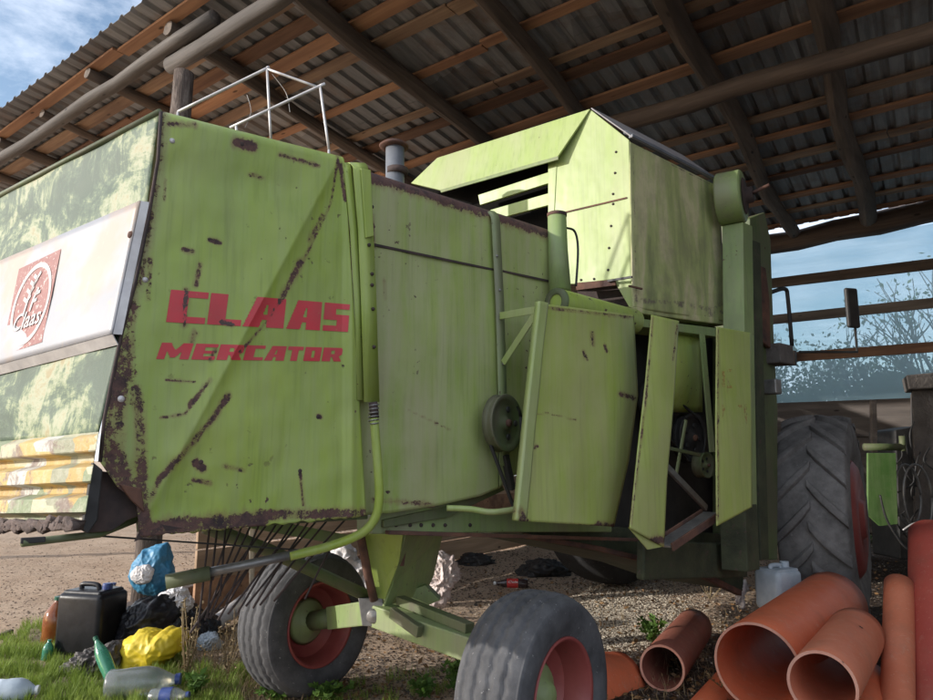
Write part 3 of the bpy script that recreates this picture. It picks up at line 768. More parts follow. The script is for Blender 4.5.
# hoops: straps that run up the side and over the top
def hoop(path, wpx, n, over, mat, name='hoop', r=.05, th=.006):
    rows = []
    for (x, y) in path:
        rows.append([S(x - wpx / 2, y, n), S(x + wpx / 2, y, n)])
    a, b = rows[-1]
    for k in range(1, 9):
        t_ = k / 8 * R(88); off = -N * r * (1 - math.cos(t_)) * 1.2 + Z * r * math.sin(t_); rows.append([a + off, b + off])
    a, b = rows[-1]; rows.append([a + LAT * over, b + LAT * over])
    MB().grid(rows).build(name, mat, comb, smooth=True, solid=th, recalc=False)
hoop([(372, 402), (369, 300), (366, 230), (361, 172)], 15, .022, 1.3, M['green'], r=.06)
hoop([(361, 400), (358, 300), (354, 230), (348, 172)], 7, .012, 1.3, M['green'], r=.06)
hoop([(506, 466), (503, 400), (500, 300), (496, 222)], 8, -.02, 1.3, M['green_old'], r=.08)
MB().prism([S(x, y, .032) for x, y in [(361, 168), (371, 170), (374, 236), (366, 238)]], -N * .008).build('strap_plate', M['green'], comb, bevel=.003)
for x, y in [(372, 181 + 26), (369, 245), (372, 274), (372, 285), (373, 309), (374, 347)]:
    MB().lathe(S(x, y, .024), N, [(0, .007), (.006, .006), (.008, 0)], 10).build('bolt', M['rustdark'], comb, smooth=True)
for x, y in [(500, 290), (497, 256), (501, 318), (503, 364)]:
    MB().lathe(S(x, y, -.017), N, [(0, .006), (.005, .005), (.007, 0)], 10).build('bolt', M['steel'], comb, smooth=True)
# spring and drain tube that bends under the hood
MB().tube([S(373, 402, .03), S(375, 418, .03)], .017, 12).build('tube_collar', M['rustdark'], comb, smooth=True)
sp = [S(374, 404, .03) + (U * math.cos(k * .7) + N * math.sin(k * .7)) * .019 - Z * .0016 * k for k in range(50)]
MB().tube(sp, .0028, 6).build('spring', M['steel'], comb, smooth=True)
def smoothpath(pts, n=6):
    out = []
    P = [pts[0]] + pts + [pts[-1]]
    for i in range(1, len(P) - 2):
        for k in range(n):
            t = k / n; a, b, c, d_ = P[i - 1], P[i], P[i + 1], P[i + 2]
            out.append(.5 * ((2 * b) + (c - a) * t + (2 * a - 5 * b + 4 * c - d_) * t * t + (3 * b - a - 3 * c + d_) * t ** 3))
    out.append(pts[-1]); return out
tb = [S(374, 418, .03), S(378, 470, .03), S(379, 500, .02), S(374, 520, .0), S(360, 534, -.04), S(330, 546, -.1), S(290, 556, -.16)]
MB().tube(smoothpath(tb), .0175, 12).build('bent_tube', M['green'], comb, smooth=True)
tb2 = [S(300, 553, -.15), S(240, 566, -.22), S(205, 573, -.26)]
MB().tube(tb2, .017, 12).build('bent_tube', M['steel'], comb, smooth=True)
MB().tube([S(210, 573, -.25), S(166, 582, -.3)], .026, 12).build('tube_sleeve', M['green_dark'], comb, smooth=True)
# frame tubes behind the rods
MB().tube([S(206, 527, -.5), S(268, 550, -.55), S(372, 598, -.62)], .028, 10).build('frame_tube', M['green_dark'], comb, smooth=True)
MB().bar(S(250, 522, -.6), S(345, 540, -.6), .05, .05).build('frame_tube', M['green_old'], comb, bevel=.004)
MB().bar(S(100, 536, -.2), S(330, 552, -.3), .006, .006).build('cable', M['black'], comb)
rods = [((250, 140), (190, 640)), ((330, 128), (300, 480)), ((420, 125), (225, 600)), ((505, 122), (330, 520)), ((595, 118), (290, 600)), ((680, 112), (390, 560)), ((755, 110), (465, 540)), ((290, 130), (235, 590)), ((372, 125), (262, 400)), ((465, 122), (245, 590)), ((548, 122), (150, 665)), ((640, 112), (250, 590)), ((715, 110), (340, 570)), ((795, 110), (430, 530)), ((870, 80), (500, 525)), ((960, 80), (570, 505)), ((865, 240), (725, 495))]
for (a, b) in rods:
    p = S(160 + a[0] / 5, 500 + a[1] / 5 - 4, -.35); q = S(160 + b[0] / 5, 500 + b[1] / 5, -.25)
    MB().tube([p, p.lerp(q, .5) + Z * .006, q], .0042, 6).build('straw_rod', M['rustdark'], comb, smooth=True)
# chassis channel
MB().prism([S(x, y, -.12) for x, y in [(372, 515), (420, 508), (505, 512), (612, 520), (612, 532), (505, 532), (372, 534)]], -N * .12).build('chassis_channel', M['green_old'], comb, bevel=.005)
MB().prism([S(x, y, -.1) for x, y in [(384, 520), (440, 508), (500, 480), (505, 490), (445, 518), (384, 528)]], -N * .06).build('chassis_brace', M['green_dark'], comb, bevel=.004)
MB().prism([S(x, y, -.105) for x, y in [(385, 530), (640, 538), (640, 541), (385, 534)]], N * .03).build('chassis_flange', M['rust'], comb, bevel=.002)
for x in (396, 410, 421, 433, 445, 470): MB().lathe(S(x, 525, -.119), N, [(0, .007), (.007, .006), (.009, 0)], 10).build('bolt', M['rustdark'], comb, smooth=True)
# handle bar to the door
MB().tube(smoothpath([S(447, 508, -.02), S(470, 509, .05), S(492, 512, .1), (S(517, 509, .15))]), .013, 10).build('door_rod', M['green_pale'], comb, smooth=True)
# underbelly: threshing concave casing
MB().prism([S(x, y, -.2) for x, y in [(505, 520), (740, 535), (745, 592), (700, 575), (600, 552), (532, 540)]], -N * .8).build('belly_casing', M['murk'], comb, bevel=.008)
MB().prism([S(x, y, -.16) for x, y in [(530, 534), (600, 546), (700, 570), (742, 590), (742, 596), (700, 576), (600, 551), (530, 539)]], -N * .05).build('belly_flange', M['rust'], comb, bevel=.004)

# pulley behind the door's left edge
EAX = V((.80, -.6, 0)).normalized()
def pulley(px, py, n, r, name='pulley', mat='black', w_=.045, axis=None):
    N = axis or globals()['N']
    c = S(px, py, n); p = MB().lathe(c, N, [(0, .02), (r * .2, .02), (r * .25, .006), (r * .7, .0), (r * .8, .012), (r * .97, .022), (r, .018), (r * .93, 0), (r * .93, -w_ * .5), (r, -w_), (r * .9, -w_)], 40)
    o = p.build(name, M[mat], comb, smooth=True); MB().lathe(c, N, [(0, .035), (r * .12, .034), (r * .13, .01)], 12).build('hub', M['rust'], o, smooth=True)
    for k in range(5):
        a = k * 1.257; q = c + (U * math.cos(a) + Z * math.sin(a)) * r * .5 + N * .008
        MB().lathe(q, N, [(0, .003), (r * .1, .002), (r * .12, -.002)], 10).build('hole', M['black'], o)
    return o
pulley(504, 423, .03, .13, mat='green_dark', axis=EAX, w_=.03)
MB().bar(S(505, 455, -.02), S(512, 490, -.02), .03, .03).build('belt_guard', M['black'], comb, bevel=.005)
# black backing of the drive bay, its deep shade put into the colour
MB().prism([S(x, y, -.35) for x, y in [(530, 295), (760, 330), (765, 560), (560, 530)]], -N * .05).build('bay_shade_panel', M['black'], comb)
MB().grid([[S(668 + 34 * j / 8, y, -.06 - .05 * ((j - 4) / 4) ** 2 - .1 * max(0, (y - 385) / 30)) for j in range(9)] for y in (326, 350, 375, 395, 405, 412)]).build('drum_casing', M['green'], comb, smooth=True, solid=.004, recalc=False)
MB().prism([S(x, y, .0) for x, y in [(636, 318), (716, 328), (718, 337), (636, 326)]], -N * .2).build('bay_lintel', M['green_old'], comb, bevel=.004)
MB().bar(S(702, 334, .02), S(712, 452, .02), .012, .05, U).build('bay_strut', M['green_old'], comb, bevel=.002)
pulley(692, 438, -.15, .16, mat='black'); pulley(655, 400, -.2, .12, mat='black'); pulley(705, 465, -.05, .08, mat='green_dark')
def belt(p0, p1, r0, r1, n):
    c0 = S(*p0, n); c1 = S(*p1, n); d = (c1 - c0).normalized(); q = N.cross(d)
    pts = []
    for k in range(13): a = R(90) + R(180) * k / 12; pts.append(c0 + (d * math.cos(a) + q * math.sin(a)) * r0)
    for k in range(13): a = R(-90) + R(180) * k / 12; pts.append(c1 + (d * math.cos(a) + q * math.sin(a)) * r1)
    pts.append(pts[0]); MB().tube(pts, .009, 6).build('drive_belt', M['black'], comb, smooth=True)
belt((692, 438), (655, 400), .15, .11, -.13); belt((503, 423), (520, 500), .115, .05, .02)
MB().bar(S(666, 466, .08), S(706, 508, .06), .02, .035).build('bay_lever', M['steel'], comb, bevel=.003)
MB().bar(S(668, 448, .04), S(700, 455, .04), .012, .02).build('bay_lever', M['green_dark'], comb, bevel=.003)
MB().bar(S(676, 475, .0), S(686, 420, .0), .012, .02, U).build('bay_lever', M['green_old'], comb, bevel=.003)
st = MB(); A_, B_ = S(662, 546, .2), S(712, 513, .2)
st.bar(A_, B_, .10, .012).build('step_plate', M['steel'], comb, bevel=.002)
MB().bar(A_ + N * .06, B_ + N * .06, .012, .04).build('step_rail', M['rust'], comb, bevel=.002)
MB().bar(A_ - N * .06, B_ - N * .06, .012, .04).build('step_rail', M['rust'], comb, bevel=.002)
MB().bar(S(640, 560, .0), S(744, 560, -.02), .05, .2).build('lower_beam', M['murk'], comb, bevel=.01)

# ---- guard doors
door_st = [([(541, 305), (530, 400), (517, 520)], 3.5, .58), ([(516, 512), (524, 522)], 6, .68), ([(516, 524), (612, 527)], 2.5, .62), ([(530, 415), (545, 413), (575, 420)], 1.5, .52),
           ([(545, 308), (633, 318)], 2.2, .55), ([(620, 394), (632, 398)], 4, .62), ([(591, 333), (592, 345)], 3, .6), ([(583, 352), (586, 360)], 3, .55), ([(604, 345), (606, 352)], 2.5, .6), ([(598, 524), (612, 526)], 5, .6), ([(532, 448), (536, 446)], 3, .6)]
def sheet_panel(name, lc, rc, n, mat, st, nc=50, nr=90, curl=0.0, bow=0.0, thick=.006, parent=None, seed=0, lean=0):
    y0l, y1l = lc[0][1], lc[-1][1]; y0r, y1r = rc[0][1], rc[-1][1]; rows = []; at = []
    for i in range(nr):
        v = i / (nr - 1); yl = y0l + (y1l - y0l) * v; yr = y0r + (y1r - y0r) * v; xl = lerpcurve(lc, yl); xr = lerpcurve(rc, yr); row = []
        for j in range(nc):
            u = j / (nc - 1); px = xl + (xr - xl) * u; py = yl + (yr - yl) * u
            dn = n - curl * max(0, (u - .72) / .28) ** 2 + bow * math.sin(math.pi * u) + .008 * noise.noise(V((px / 34, py / 50, seed))) + lean * v
            row.append(S(px, py, dn)); at.append(rustval(px, py, st))
        rows.append(row)
    return MB().grid(rows).build(name, mat, parent or comb, smooth=True, attr=at, solid=thick, recalc=False)
door = sheet_panel('guard_door', [(543, 304), (533, 400), (521, 521)], [(633, 315), (637, 395), (628, 460), (613, 526.5)], .24, M['green_door'], door_st, curl=.06, seed=1)
sheet_panel('door_flange', [(535, 302), (524, 400), (512, 520)], [(543.5, 304), (533.5, 400), (521.5, 521)], .235, M['green_pale'], [([(516, 510), (517, 522)], 6, .6)], nc=8, thick=.03, parent=door)
p = S(525, 512, .245); MB().lathe(p, N, [(0, .006), (.012, .005), (.014, 0)], 12).build('bolt', M['rust'], door, smooth=True)
for a, b in (((500, 316), (536, 310)), ((503, 363), (536, 313))):
    MB().bar(S(*a, -.01), S(*b, .2), .006, .034, Z).build('door_bracket', M['green_pale'], comb, bevel=.002)
g2 = [([(652, 318), (645, 400), (630, 525)], 2, .5), ([(640, 545), (660, 540)], 7, .62), ([(676, 325), (672, 360)], 2, .5)]
sheet_panel('guard_panel', [(651, 315), (645, 380), (637, 450), (629, 528)], [(678, 321), (673, 400), (666, 480), (663, 547)], .36, M['green_door'], g2, nc=24, bow=.012, seed=3)
MB().prism([S(x, y, .36) for x, y in [(629, 527.5), (663, 546.5), (648, 549.5)]], -N * .006).build('guard_panel_tip', M['green_door'], comb)
g3 = [([(717, 330), (717, 520)], 2, .5), ([(726, 378), (728, 385), (727, 392)], 2, .3)]
gp = sheet_panel('guard_panel', [(716, 327), (715, 420), (716, 526)], [(750, 333), (751, 420), (751, 507)], .34, M['green_door'], g3, nc=24, bow=.008, seed=6)
# ghost of worn orange lettering on that panel
def faint():
    mb = MB()
    for (x, y, w_, h_) in [(722, 371, 3, 16), (727, 369, 5, 3), (727, 385, 5, 3), (722, 404, 3, 14), (733, 405, 3, 18), (738, 405, 4, 3), (738, 413, 4, 3), (744, 404, 3, 20)]:
        mb.add([S(a, b, .3535) for a, b in [(x, y), (x + w_, y), (x + w_, y + h_), (x, y + h_)]], [(0, 1, 2, 3)])
    t = NT('worn_orange_lettering'); t.b.inputs['Alpha'].default_value = .4
    a = t.math('MULTIPLY', t.ramp(t.noise(45, 5, .7), [(.42, 0), (.6, 1)]), .5); t.l.new(a, t.b.inputs['Alpha'])
    mb.build('worn_lettering', t.fin((.52, .2, .07), .6), gp, recalc=False)
faint()
# roller and duct above the door
a = S(556, 302, .08); b = S(634, 322, .06)
MB().tube([a, b], .068, 28).build('blower_casing', M['green_pale'] if 0 else M['green'], comb, smooth=True, bevel=.004)
d = (b - a).normalized(); MB().lathe(a - d * .004, -d, [(.038, .0), (.05, .006), (.055, 0), (.068, .004), (.07, -.02)], 28).build('casing_ring', M['green_dark'], comb, smooth=True)
MB().tube([S(557, 216, .0), S(558, 250, .0), S(560, 292, .03)], [.048, .05, .056], 24, caps=True).build('air_pipe', M['green_old'], comb, smooth=True)
MB().tube([S(557, 213.5, .0), S(557, 217, .0)], .051, 24).build('air_pipe_cap', M['rust'], comb, smooth=True, bevel=.003)
MB().tube(smoothpath([S(567, 228, .03), S(575, 232, .03), S(578, 250, .03), S(576, 286, .05)]), .006, 8).build('hose', M['black'], comb, smooth=True)

# ---- grain tank
C1 = S(629, 140, 0); 
def TR(px, py, off=0): return hit(px, py, C1 + NR * off, NR)      # its rear face
def TS(px, py, n=0): return S(px, py, n)
tank_st = [([(555, 215), (625, 199)], 1, .45)]
tank = MB().prism([TR(x, y) for x, y in [(629, 140), (591, 110), (556, 155), (553, 160), (555, 284), (575, 284), (632, 277)]], -NR * .02).build('tank_rear_wall', M['green_pale'], comb, bevel=.003)
MB().prism([TR(x, y, .003) for x, y in [(555, 214), (627, 197), (627, 198.5), (555, 215.5)]], NR * .002).build('seam', M['rust'], tank)
for x, y in [(616, 152), (615, 173), (613, 194), (613, 204), (611, 226), (609, 248), (608, 270), (594, 279), (581, 280)]:
    MB().lathe(TR(x, y, .001), NR, [(0, .006), (.006, .005), (.008, 0)], 8).build('rivet', M['rustdark'], tank, smooth=True)
ts = [([(631, 300), (680, 304), (726, 312)], 5, .5), ([(704, 320), (726, 300)], 6, .5), ([(633, 145), (720, 190)], 1.5, .5), ([(632, 150), (635, 300)], 1.5, .5)]
sheet_panel('tank_side_wall', [(629, 142), (632, 308)], [(718, 187), (726, 322)], .0, M['green_olive'], ts, nc=50, nr=70, seed=9)
# sloped lower wall and chute
MB().prism([TR(x, y) for x, y in [(633, 277), (614, 281), (629, 307), (634, 308)]], -NR * .02).build('tank_foot', M['green_pale'], comb, bevel=.003)
MB().prism([S(x, y, .004) for x, y in [(629, 306), (726, 319), (726, 325), (636, 313)]], -N * .5).build('tank_bottom', M['green_olive'], comb, bevel=.006)
MB().prism([TR(x, y, -.1) for x, y in [(576, 284), (614, 280), (629, 306), (622, 309), (578, 296)]], -NR * .3).build('tank_underside', M['rustdark'], comb)
MB().prism([TR(x, y, .0) for x, y in [(576, 283.5), (616, 280), (617, 286), (578, 291)]], NR * .02).build('tank_sill', M['rust'], comb, bevel=.003)
MB().bar(TR(608, 281, .03), S(632, 277, .02), .012, .012).build('hook_rod', M['black'], comb)
MB().bar(S(629, 286, .03), S(642, 289, .03), .01, .01).build('hook_rod', M['rust'], comb)
# roof of the tank: near slope, gable ridge
apex = TR(591, 110); cor = TR(629, 140); back = S(719, 185, 0); backtop = apex + (back - cor) * 1.0
MB().prism([apex + Z * .006, cor + Z * .006 + N * .02, back + Z * .006 + N * .02, backtop + Z * .006], Z * .012).build('tank_roof', M['tankroof'], comb, bevel=.003)
MB().prism([apex, apex + (cor - apex) * .02, back, back + LAT * 1.2, apex + LAT * 1.2 - Z * .4], -Z * .01) 
MB().bar(cor + Z * .02 + N * .012, back + Z * .02 + N * .012, .03, .02).build('roof_rail', M['bluegrey'], comb, bevel=.004)
MB().tube([cor + Z * .03 - (cor - apex) * .1, back + Z * .03 - (cor - apex) * .05], .012, 8).build('cover_roll', M['bluegrey'], comb, smooth=True)
# far slope lid leaning out over the slats
lidn = NR * .05
la, lb_, lc_ = TR(590, 109, .01), TR(558, 156, .06), TR(440, 190, .06); ln = (lb_ - la).cross(lc_ - la).normalized()
lid = [la, lb_, lc_, hit(411, 183, la, ln), hit(437, 158, la, ln)]
MB().prism(lid, -Z * .004 - NR * .012).build('tank_lid', M['green_pale'], comb, bevel=.002)
MB().prism([TR(558, 156, .06), TR(440, 190, .06), TR(441, 192.5, .055), TR(558, 159.5, .055)], -NR * .01).build('lid_lip', M['green_old'], comb)
for q in ([(557, 159), (548, 161), (548, 216), (554, 216)],): MB().prism([TR(x, y, .004) for x, y in q], -NR * .03).build('slat_post', M['green_pale'], comb, bevel=.002)
MB().prism([TR(x, y, .0) for x, y in [(549, 172), (549, 183), (480, 205), (478, 195)]], -NR * .02).build('tank_slat', M['green_pale'], comb, bevel=.002)
MB().prism([TR(x, y, .0) for x, y in [(549, 193), (549, 205), (500, 218), (490, 210)]], -NR * .02).build('tank_slat', M['green_pale'], comb, bevel=.002)
M['void'] = simple('unlit_tank_inside', (.006, .006, .006), (.012, .011, .01), 8, 1, .1); M['void'].node_tree.nodes['Principled BSDF'].inputs['Specular IOR Level'].default_value = .1
MB().prism([TR(x, y, -.12) for x, y in [(560, 150), (560, 235), (415, 235), (415, 188)]], -NR * .04).build('tank_shade_sheet', M['void'], comb)  # black sheet standing in for the unlit inside of the tank
# exhaust stack
ex = FD(397, 172, 4.1)
e1 = MB().tube([ex - Z * 1.0, FD(395, 148, 4.1)], .058, 20).build('exhaust_stack', M['bluegrey'], comb, smooth=True)
MB().lathe(FD(394, 148, 4.1), Z, [(.055, -.005), (.088, .002), (.092, .012), (.07, .03), (.035, .042), (0, .046)], 24).build('rain_cap', M['rust'], e1, smooth=True)
MB().tube([ex - Z * .02, ex + Z * .02], .068, 20).build('collar', M['rustdark'], e1, smooth=True)
# guard rail on the roof
def FR(x, y): return FD(x, y, 3.35)
for pts in ([(178, 112), (262, 71), (267, 68)], [(267, 68), (271, 140)], [(230, 128), (318, 87), (320, 86)], [(320, 86), (329, 150)], [(267, 69), (320, 88)], [(236, 126), (237, 133)]):
    MB().tube(smoothpath([FR(*p) for p in pts], 3), .0068 if len(pts) < 3 else .0078, 8).build('roof_rail', M['galv'], comb, smooth=True)
for q in ((271, 140), (329, 150), (237, 133), (178, 112)):
    MB().tube([FR(*q), FR(*q) - Z * .5], .0068, 8).build('roof_rail', M['galv'], comb, smooth=True)
for (a, b) in (((272, 74), (290, 112)), ((247, 95), (245, 128))):
    MB().tube(smoothpath([FR(*a), FR((a[0] + b[0]) / 2 + 5, (a[1] + b[1]) / 2), FR(*b)], 5), .0015, 4).build('wire', M['steel'], comb)

# ---- elevator
ec = S(744, 196, .2); EA = V((.86, -.51, 0)).normalized()
MB().lathe(ec, EA, [(0, 0), (.16, 0), (.172, -.012), (.172, -.15), (.16, -.16), (0, -.16)], 40, fn=lambda a, h, r: 0).build('elevator_head', M['green_old'], comb, smooth=True, bevel=.003)
MB().lathe(ec + EA * .004, EA, [(0, .05), (.05, .05), (.055, .01), (.11, .006), (.12, 0)], 20).build('elevator_bearing', M['rustdark'], comb, smooth=True)
MB().tube([ec + N * .03, ec + N * .16 + U * .02 + Z * .03], .012, 8).build('shaft_end', M['rust'], comb, smooth=True)
e0 = S(746, 215, .18); e1_ = S(752, 565, .18); w1 = .15
def ebox(top, bot, wl, wu):
    mb = MB(); vs = []
    for p in (top, bot): vs += [p, p + U * wu, p + U * wu + LAT * wl, p + LAT * wl]
    return mb.add(vs, [(0, 1, 2, 3), (7, 6, 5, 4), (0, 4, 5, 1), (1, 5, 6, 2), (2, 6, 7, 3), (3, 7, 4, 0)])
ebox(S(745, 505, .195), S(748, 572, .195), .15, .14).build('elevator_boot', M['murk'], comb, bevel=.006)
ebox(S(743, 222, .19), S(747, 515, .19), .13, .12).build('elevator_leg', M['green_old'], comb, bevel=.004)
ebox(S(753, 240, .15), S(761, 560, .15), .05, .10).build('elevator_leg', M['murk'], comb, bevel=.004)
MB().prism([S(x, y, -.02) for x, y in [(750, 218), (765, 212), (771, 240), (774, 330), (778, 410), (778, 560), (755, 560)]], -N * .3).build('front_casing', M['green_dark'], comb, bevel=.01)
MB().prism([S(x, y, .02) for x, y in [(752, 262), (766, 268), (770, 300), (771, 348), (760, 340), (754, 310)]], -N * .03).build('rust_shield', M['rust'], comb, bevel=.006)
MB().box(S(772, 387, .08), U * .04, N * .05, Z * .05).build('gearbox', M['steel'], comb, bevel=.01)
MB().box(S(776, 355, .0), U * .10, N * .08, Z * .07).build('tool_box', M['concrete'], comb, bevel=.01)
# mirror and grab rail of the driving platform
MB().tube(smoothpath([S(772, 292, -.1), S(785, 289, -.1), S(788, 300, -.1), S(792, 346, -.1)], 4), .016, 8).build('grab_rail', M['black'], comb, smooth=True)
mc = FD(852, 308, 6.2); mm = MB().box(mc, V((1, .25, 0)).normalized() * .066, V((-.25, 1, 0)).normalized() * .02, Z * .185).build('mirror', M['black'], comb, bevel=.02)
MB().tube([FD(855, 326, 6.22), FD(857, 352, 6.22), S(800, 352, -.1)], .011, 8).build('mirror_arm', M['black'], comb, smooth=True)

# ---- wheels
def tyre_fn(R0, W, ng, depth, zig):
    def f(a, h, r):
        if r < R0 * .93: return 0
        x = h / W
        z = zig * abs(((a * 40 / (2 * math.pi)) % 1) - .5)
        d = 0
        for g in ng:
            if abs(x - g - z + zig * .25) < .035: d = -depth
        return d + .0015 * noise.noise(V((a * 9, h * 30, 0)))
    return f
def small_wheel(c, ax, name, lab, facing=1):
    R0, W = .365, .27
    prof = [(.205, -W * .40)]
    for k in range(9): t = k / 8; prof.append((.205 + (.335 - .205) * t, -W * (.42 + .08 * math.sin(math.pi * t * .8))))
    for k in range(49):
        x = -.46 + .92 * k / 48; prof.append((R0 - .030 * (abs(x) / .46) ** 3.2, x * W))
    for k in range(9): t = 1 - k / 8; prof.append((.205 + (.335 - .205) * t, W * (.42 + .08 * math.sin(math.pi * t * .8))))
    prof.append((.205, W * .40))
    wl = MB().lathe(c, ax, prof, 200, fn=tyre_fn(R0, W, (-.30, -.1, .1, .30), .008, .08)).build(name, M['tyre'], comb, smooth=True)
    rim = MB().lathe(c, ax, [(.205, -W * .42), (.215, -W * .43), (.212, -W * .46), (.198, -W * .44), (.185, -W * .2), (.17, 0), (.175, W * .1), (.185, W * .25), (.2, W * .44), (.213, W * .47), (.217, W * .43), (.205, W * .42)], 60).build('rim', M['red'], wl, smooth=True)
    f = facing
    MB().lathe(c, ax, [(.183, .03 * f), (.15, .0), (.135, -.02 * f), (.10, -.025 * f), (.085, .0 * f), (.07, .02 * f), (0, .02 * f)], 40).build('rim_disc', M['red'], wl, smooth=True)
    hb = MB().lathe(c, ax, [(0, .07 * f), (.035, .068 * f), (.045, .06 * f), (.06, .035 * f), (.10, .02 * f), (.12, .0), (.0, -.01 * f)], 32).build('hub', M['green_old'], wl, smooth=True)
    x = V(ax).normalized().cross(Z).normalized()
    for k in range(5):
        a = k * 1.257; q = V(c) + (x * math.cos(a) + Z * math.sin(a)) * .065 + V(ax).normalized() * .01 * f
        MB().lathe(q, V(ax) * f, [(0, .018), (.009, .016), (.011, 0)], 8).build('wheel_nut', M['rust'], wl)
    return wl
wax = V((.73, -.68, 0)).normalized()      # axle line, towards us
cl = FD(306, 636, 3.9); cl.z = .355
cr = FD(536, 694, 2.76); cr.z = .345
small_wheel(cl, V((.78, -.62, 0)).normalized(), 'rear_wheel', '', 1)
small_wheel(cr, V((.80, -.60, 0)).normalized(), 'rear_wheel', '', 1)
# axle
pv = FD(372, 612, 3.5)
al = FD(335, 617, 3.78); ar = FD(488, 652, 2.98)
ax = MB(); ax.bar(al, pv, .10, .11).build('rear_axle', M['green_old'], comb, bevel=.006)  # darker green puts the hood's shadow into the axle colour
MB().bar(pv, ar, .10, .10).build('rear_axle', M['green_old'], comb, bevel=.006)
MB().bar(FD(400, 600, 3.45), FD(470, 628, 3.05), .05, .04).build('axle_stay', M['green_dark'], comb, bevel=.004)
MB().bar(FD(392, 612, 3.3), FD(420, 632, 3.15), .03, .05).build('axle_stay', M['green_dark'], comb, bevel=.004)
MB().tube([al, cl + wax * .02], .05, 14).build('stub_axle', M['green_dark'], comb, smooth=True)
MB().tube([ar, cr - wax * .05], .045, 14).build('stub_axle', M['green_dark'], comb, smooth=True)
MB().lathe(pv + V((.02, -.07, .0)), V((-.1, -1, 0)), [(0, .035), (.028, .03), (.034, .02), (.034, 0), (.055, -.01), (.06, -.03)], 20).build('pivot_pin', M['steel'], comb, smooth=True, bevel=.002)
MB().prism([FD(x, y, 3.42) for x, y in [(358, 598), (382, 598), (388, 628), (362, 626)]], V((0, .05, 0))).build('pivot_plate', M['steel'], comb, bevel=.004)
# pedestal: two splayed plates from the chassis down to the pivot
def plate4(pts, th, mat, name):
    n_ = (pts[1] - pts[0]).cross(pts[2] - pts[0]).normalized(); MB().prism(pts, n_ * th).build(name, mat, comb, bevel=.003)
pA = [FD(362, 533, 3.35), FD(404, 533, 3.30), FD(400, 560, 3.35), FD(386, 598, 3.42), FD(371, 596, 3.45)]
plate4(pA, -.012, M['green'], 'pedestal_plate')
pB = [FD(404, 533, 3.3), FD(441, 533, 3.75), FD(432, 575, 3.75), FD(424, 592, 3.7), FD(382, 606, 3.42), FD(390, 585, 3.4)]
plate4(pB, -.012, M['green_old'], 'pedestal_plate')
MB().prism([FD(x, y, 3.38) for x, y in [(395, 545), (408, 536), (404, 566), (397, 566)]], V((0, .004, 0))).build('primer_patch', M['rust'], comb)
MB().tube([FD(361, 538, 3.3), FD(368, 575, 3.36), FD(374, 600, 3.4)], .02, 10).build('pedestal_strut', M['rust'], comb, smooth=True)
MB().prism([FD(x, y, 3.6) for x, y in [(380, 602), (425, 585), (440, 600), (400, 618)]], V((0, .15, -.01))).build('pedestal_foot', M['green_old'], comb, bevel=.004)
MB().tube([FD(400, 575, 4.0), FD(418, 520, 4.0)], .02, 8).build('frame_tube', M['rust'], comb, smooth=True)

# drive wheel with lugs
wa_ = V((.83, -.557, 0)).normalized()
co = FD(861, 515, 5.3); W = .48; cw = co - wa_ * W / 2; cw.z = .77; R1 = .74
prof = [(.42, -W * .40), (.5, -W * .47), (.6, -W * .5), (.69, -W * .47)]
for k in range(25): x = -.45 + .9 * k / 24; prof.append((R1 - .03 * (abs(x) / .45) ** 2.5, x * W))
prof += [(.69, W * .47), (.6, W * .5), (.5, W * .47), (.42, W * .40)]
big = MB(); big.lathe(cw, wa_, prof, 120)
def lug(a0, side):
    x = wa_.cross(Z).normalized(); y = wa_.cross(x); nseg = 10; vs = []
    for k in range(nseg + 1):
        t = k / nseg; h = side * (-.02 + .50 * t) * W; a = a0 + .34 * t ** .9; base = R1 - .03 * (min(1, abs(h / W) / .45)) ** 2.5 - .006; hgt = .042 * (1 if t < .95 else .9)
        wd_ = .036 * (1 if t > .1 else .8)
        for (da, r_) in ((-wd_ / R1 * 1.25, base), (-wd_ / R1 * .8, base + hgt), (wd_ / R1 * .8, base + hgt), (wd_ / R1 * 1.25, base)):
            aa = a + da; vs.append(cw + wa_ * h + (x * math.cos(aa) + y * math.sin(aa)) * r_)
    fs = []
    for k in range(nseg):
        for j in range(3): fs.append((k * 4 + j, k * 4 + j + 1, (k + 1) * 4 + j + 1, (k + 1) * 4 + j))
    fs += [(0, 1, 2, 3), tuple(nseg * 4 + j for j in (3, 2, 1, 0))]
    big.add(vs, fs)
for k in range(17):
    lug(2 * math.pi * k / 17, 1); lug(2 * math.pi * (k + .5) / 17, -1)
bw = big.build('drive_wheel', M['tractor_tyre'], comb, smooth=False)
md = bw.modifiers.new('b', 'BEVEL'); md.width = .006; md.segments = 2; md.limit_method = 'ANGLE'; md.angle_limit = R(40)
for pg_ in bw.data.polygons: pg_.use_smooth = True
MB().lathe(cw, wa_, [(.42, -W * .40), (.40, -W * .38), (.37, 0), (.40, W * .36), (.425, W * .43), (.435, W * .41), (.42, W * .38)], 64).build('rim', M['red'], bw, smooth=True)
MB().lathe(cw, wa_, [(.42, W * .44), (.38, W * .5), (.3, W * .53), (.15, W * .5), (.13, W * .56), (0, W * .56)], 64).build('rim_disc', M['red'], bw, smooth=True)
MB().bar(cw - wa_ * .2, cw - wa_ * 1.2, .14, .2).build('front_axle', M['green_dark'], comb, bevel=.01)
# a second, far drive wheel keeps the machine standing
far = MB(); far.lathe(cw - N * 2.05, N, prof, 60); far.build('drive_wheel', M['tyre_shaded'], comb, smooth=True)  # rubber coloured darker in place of the shade under the belly

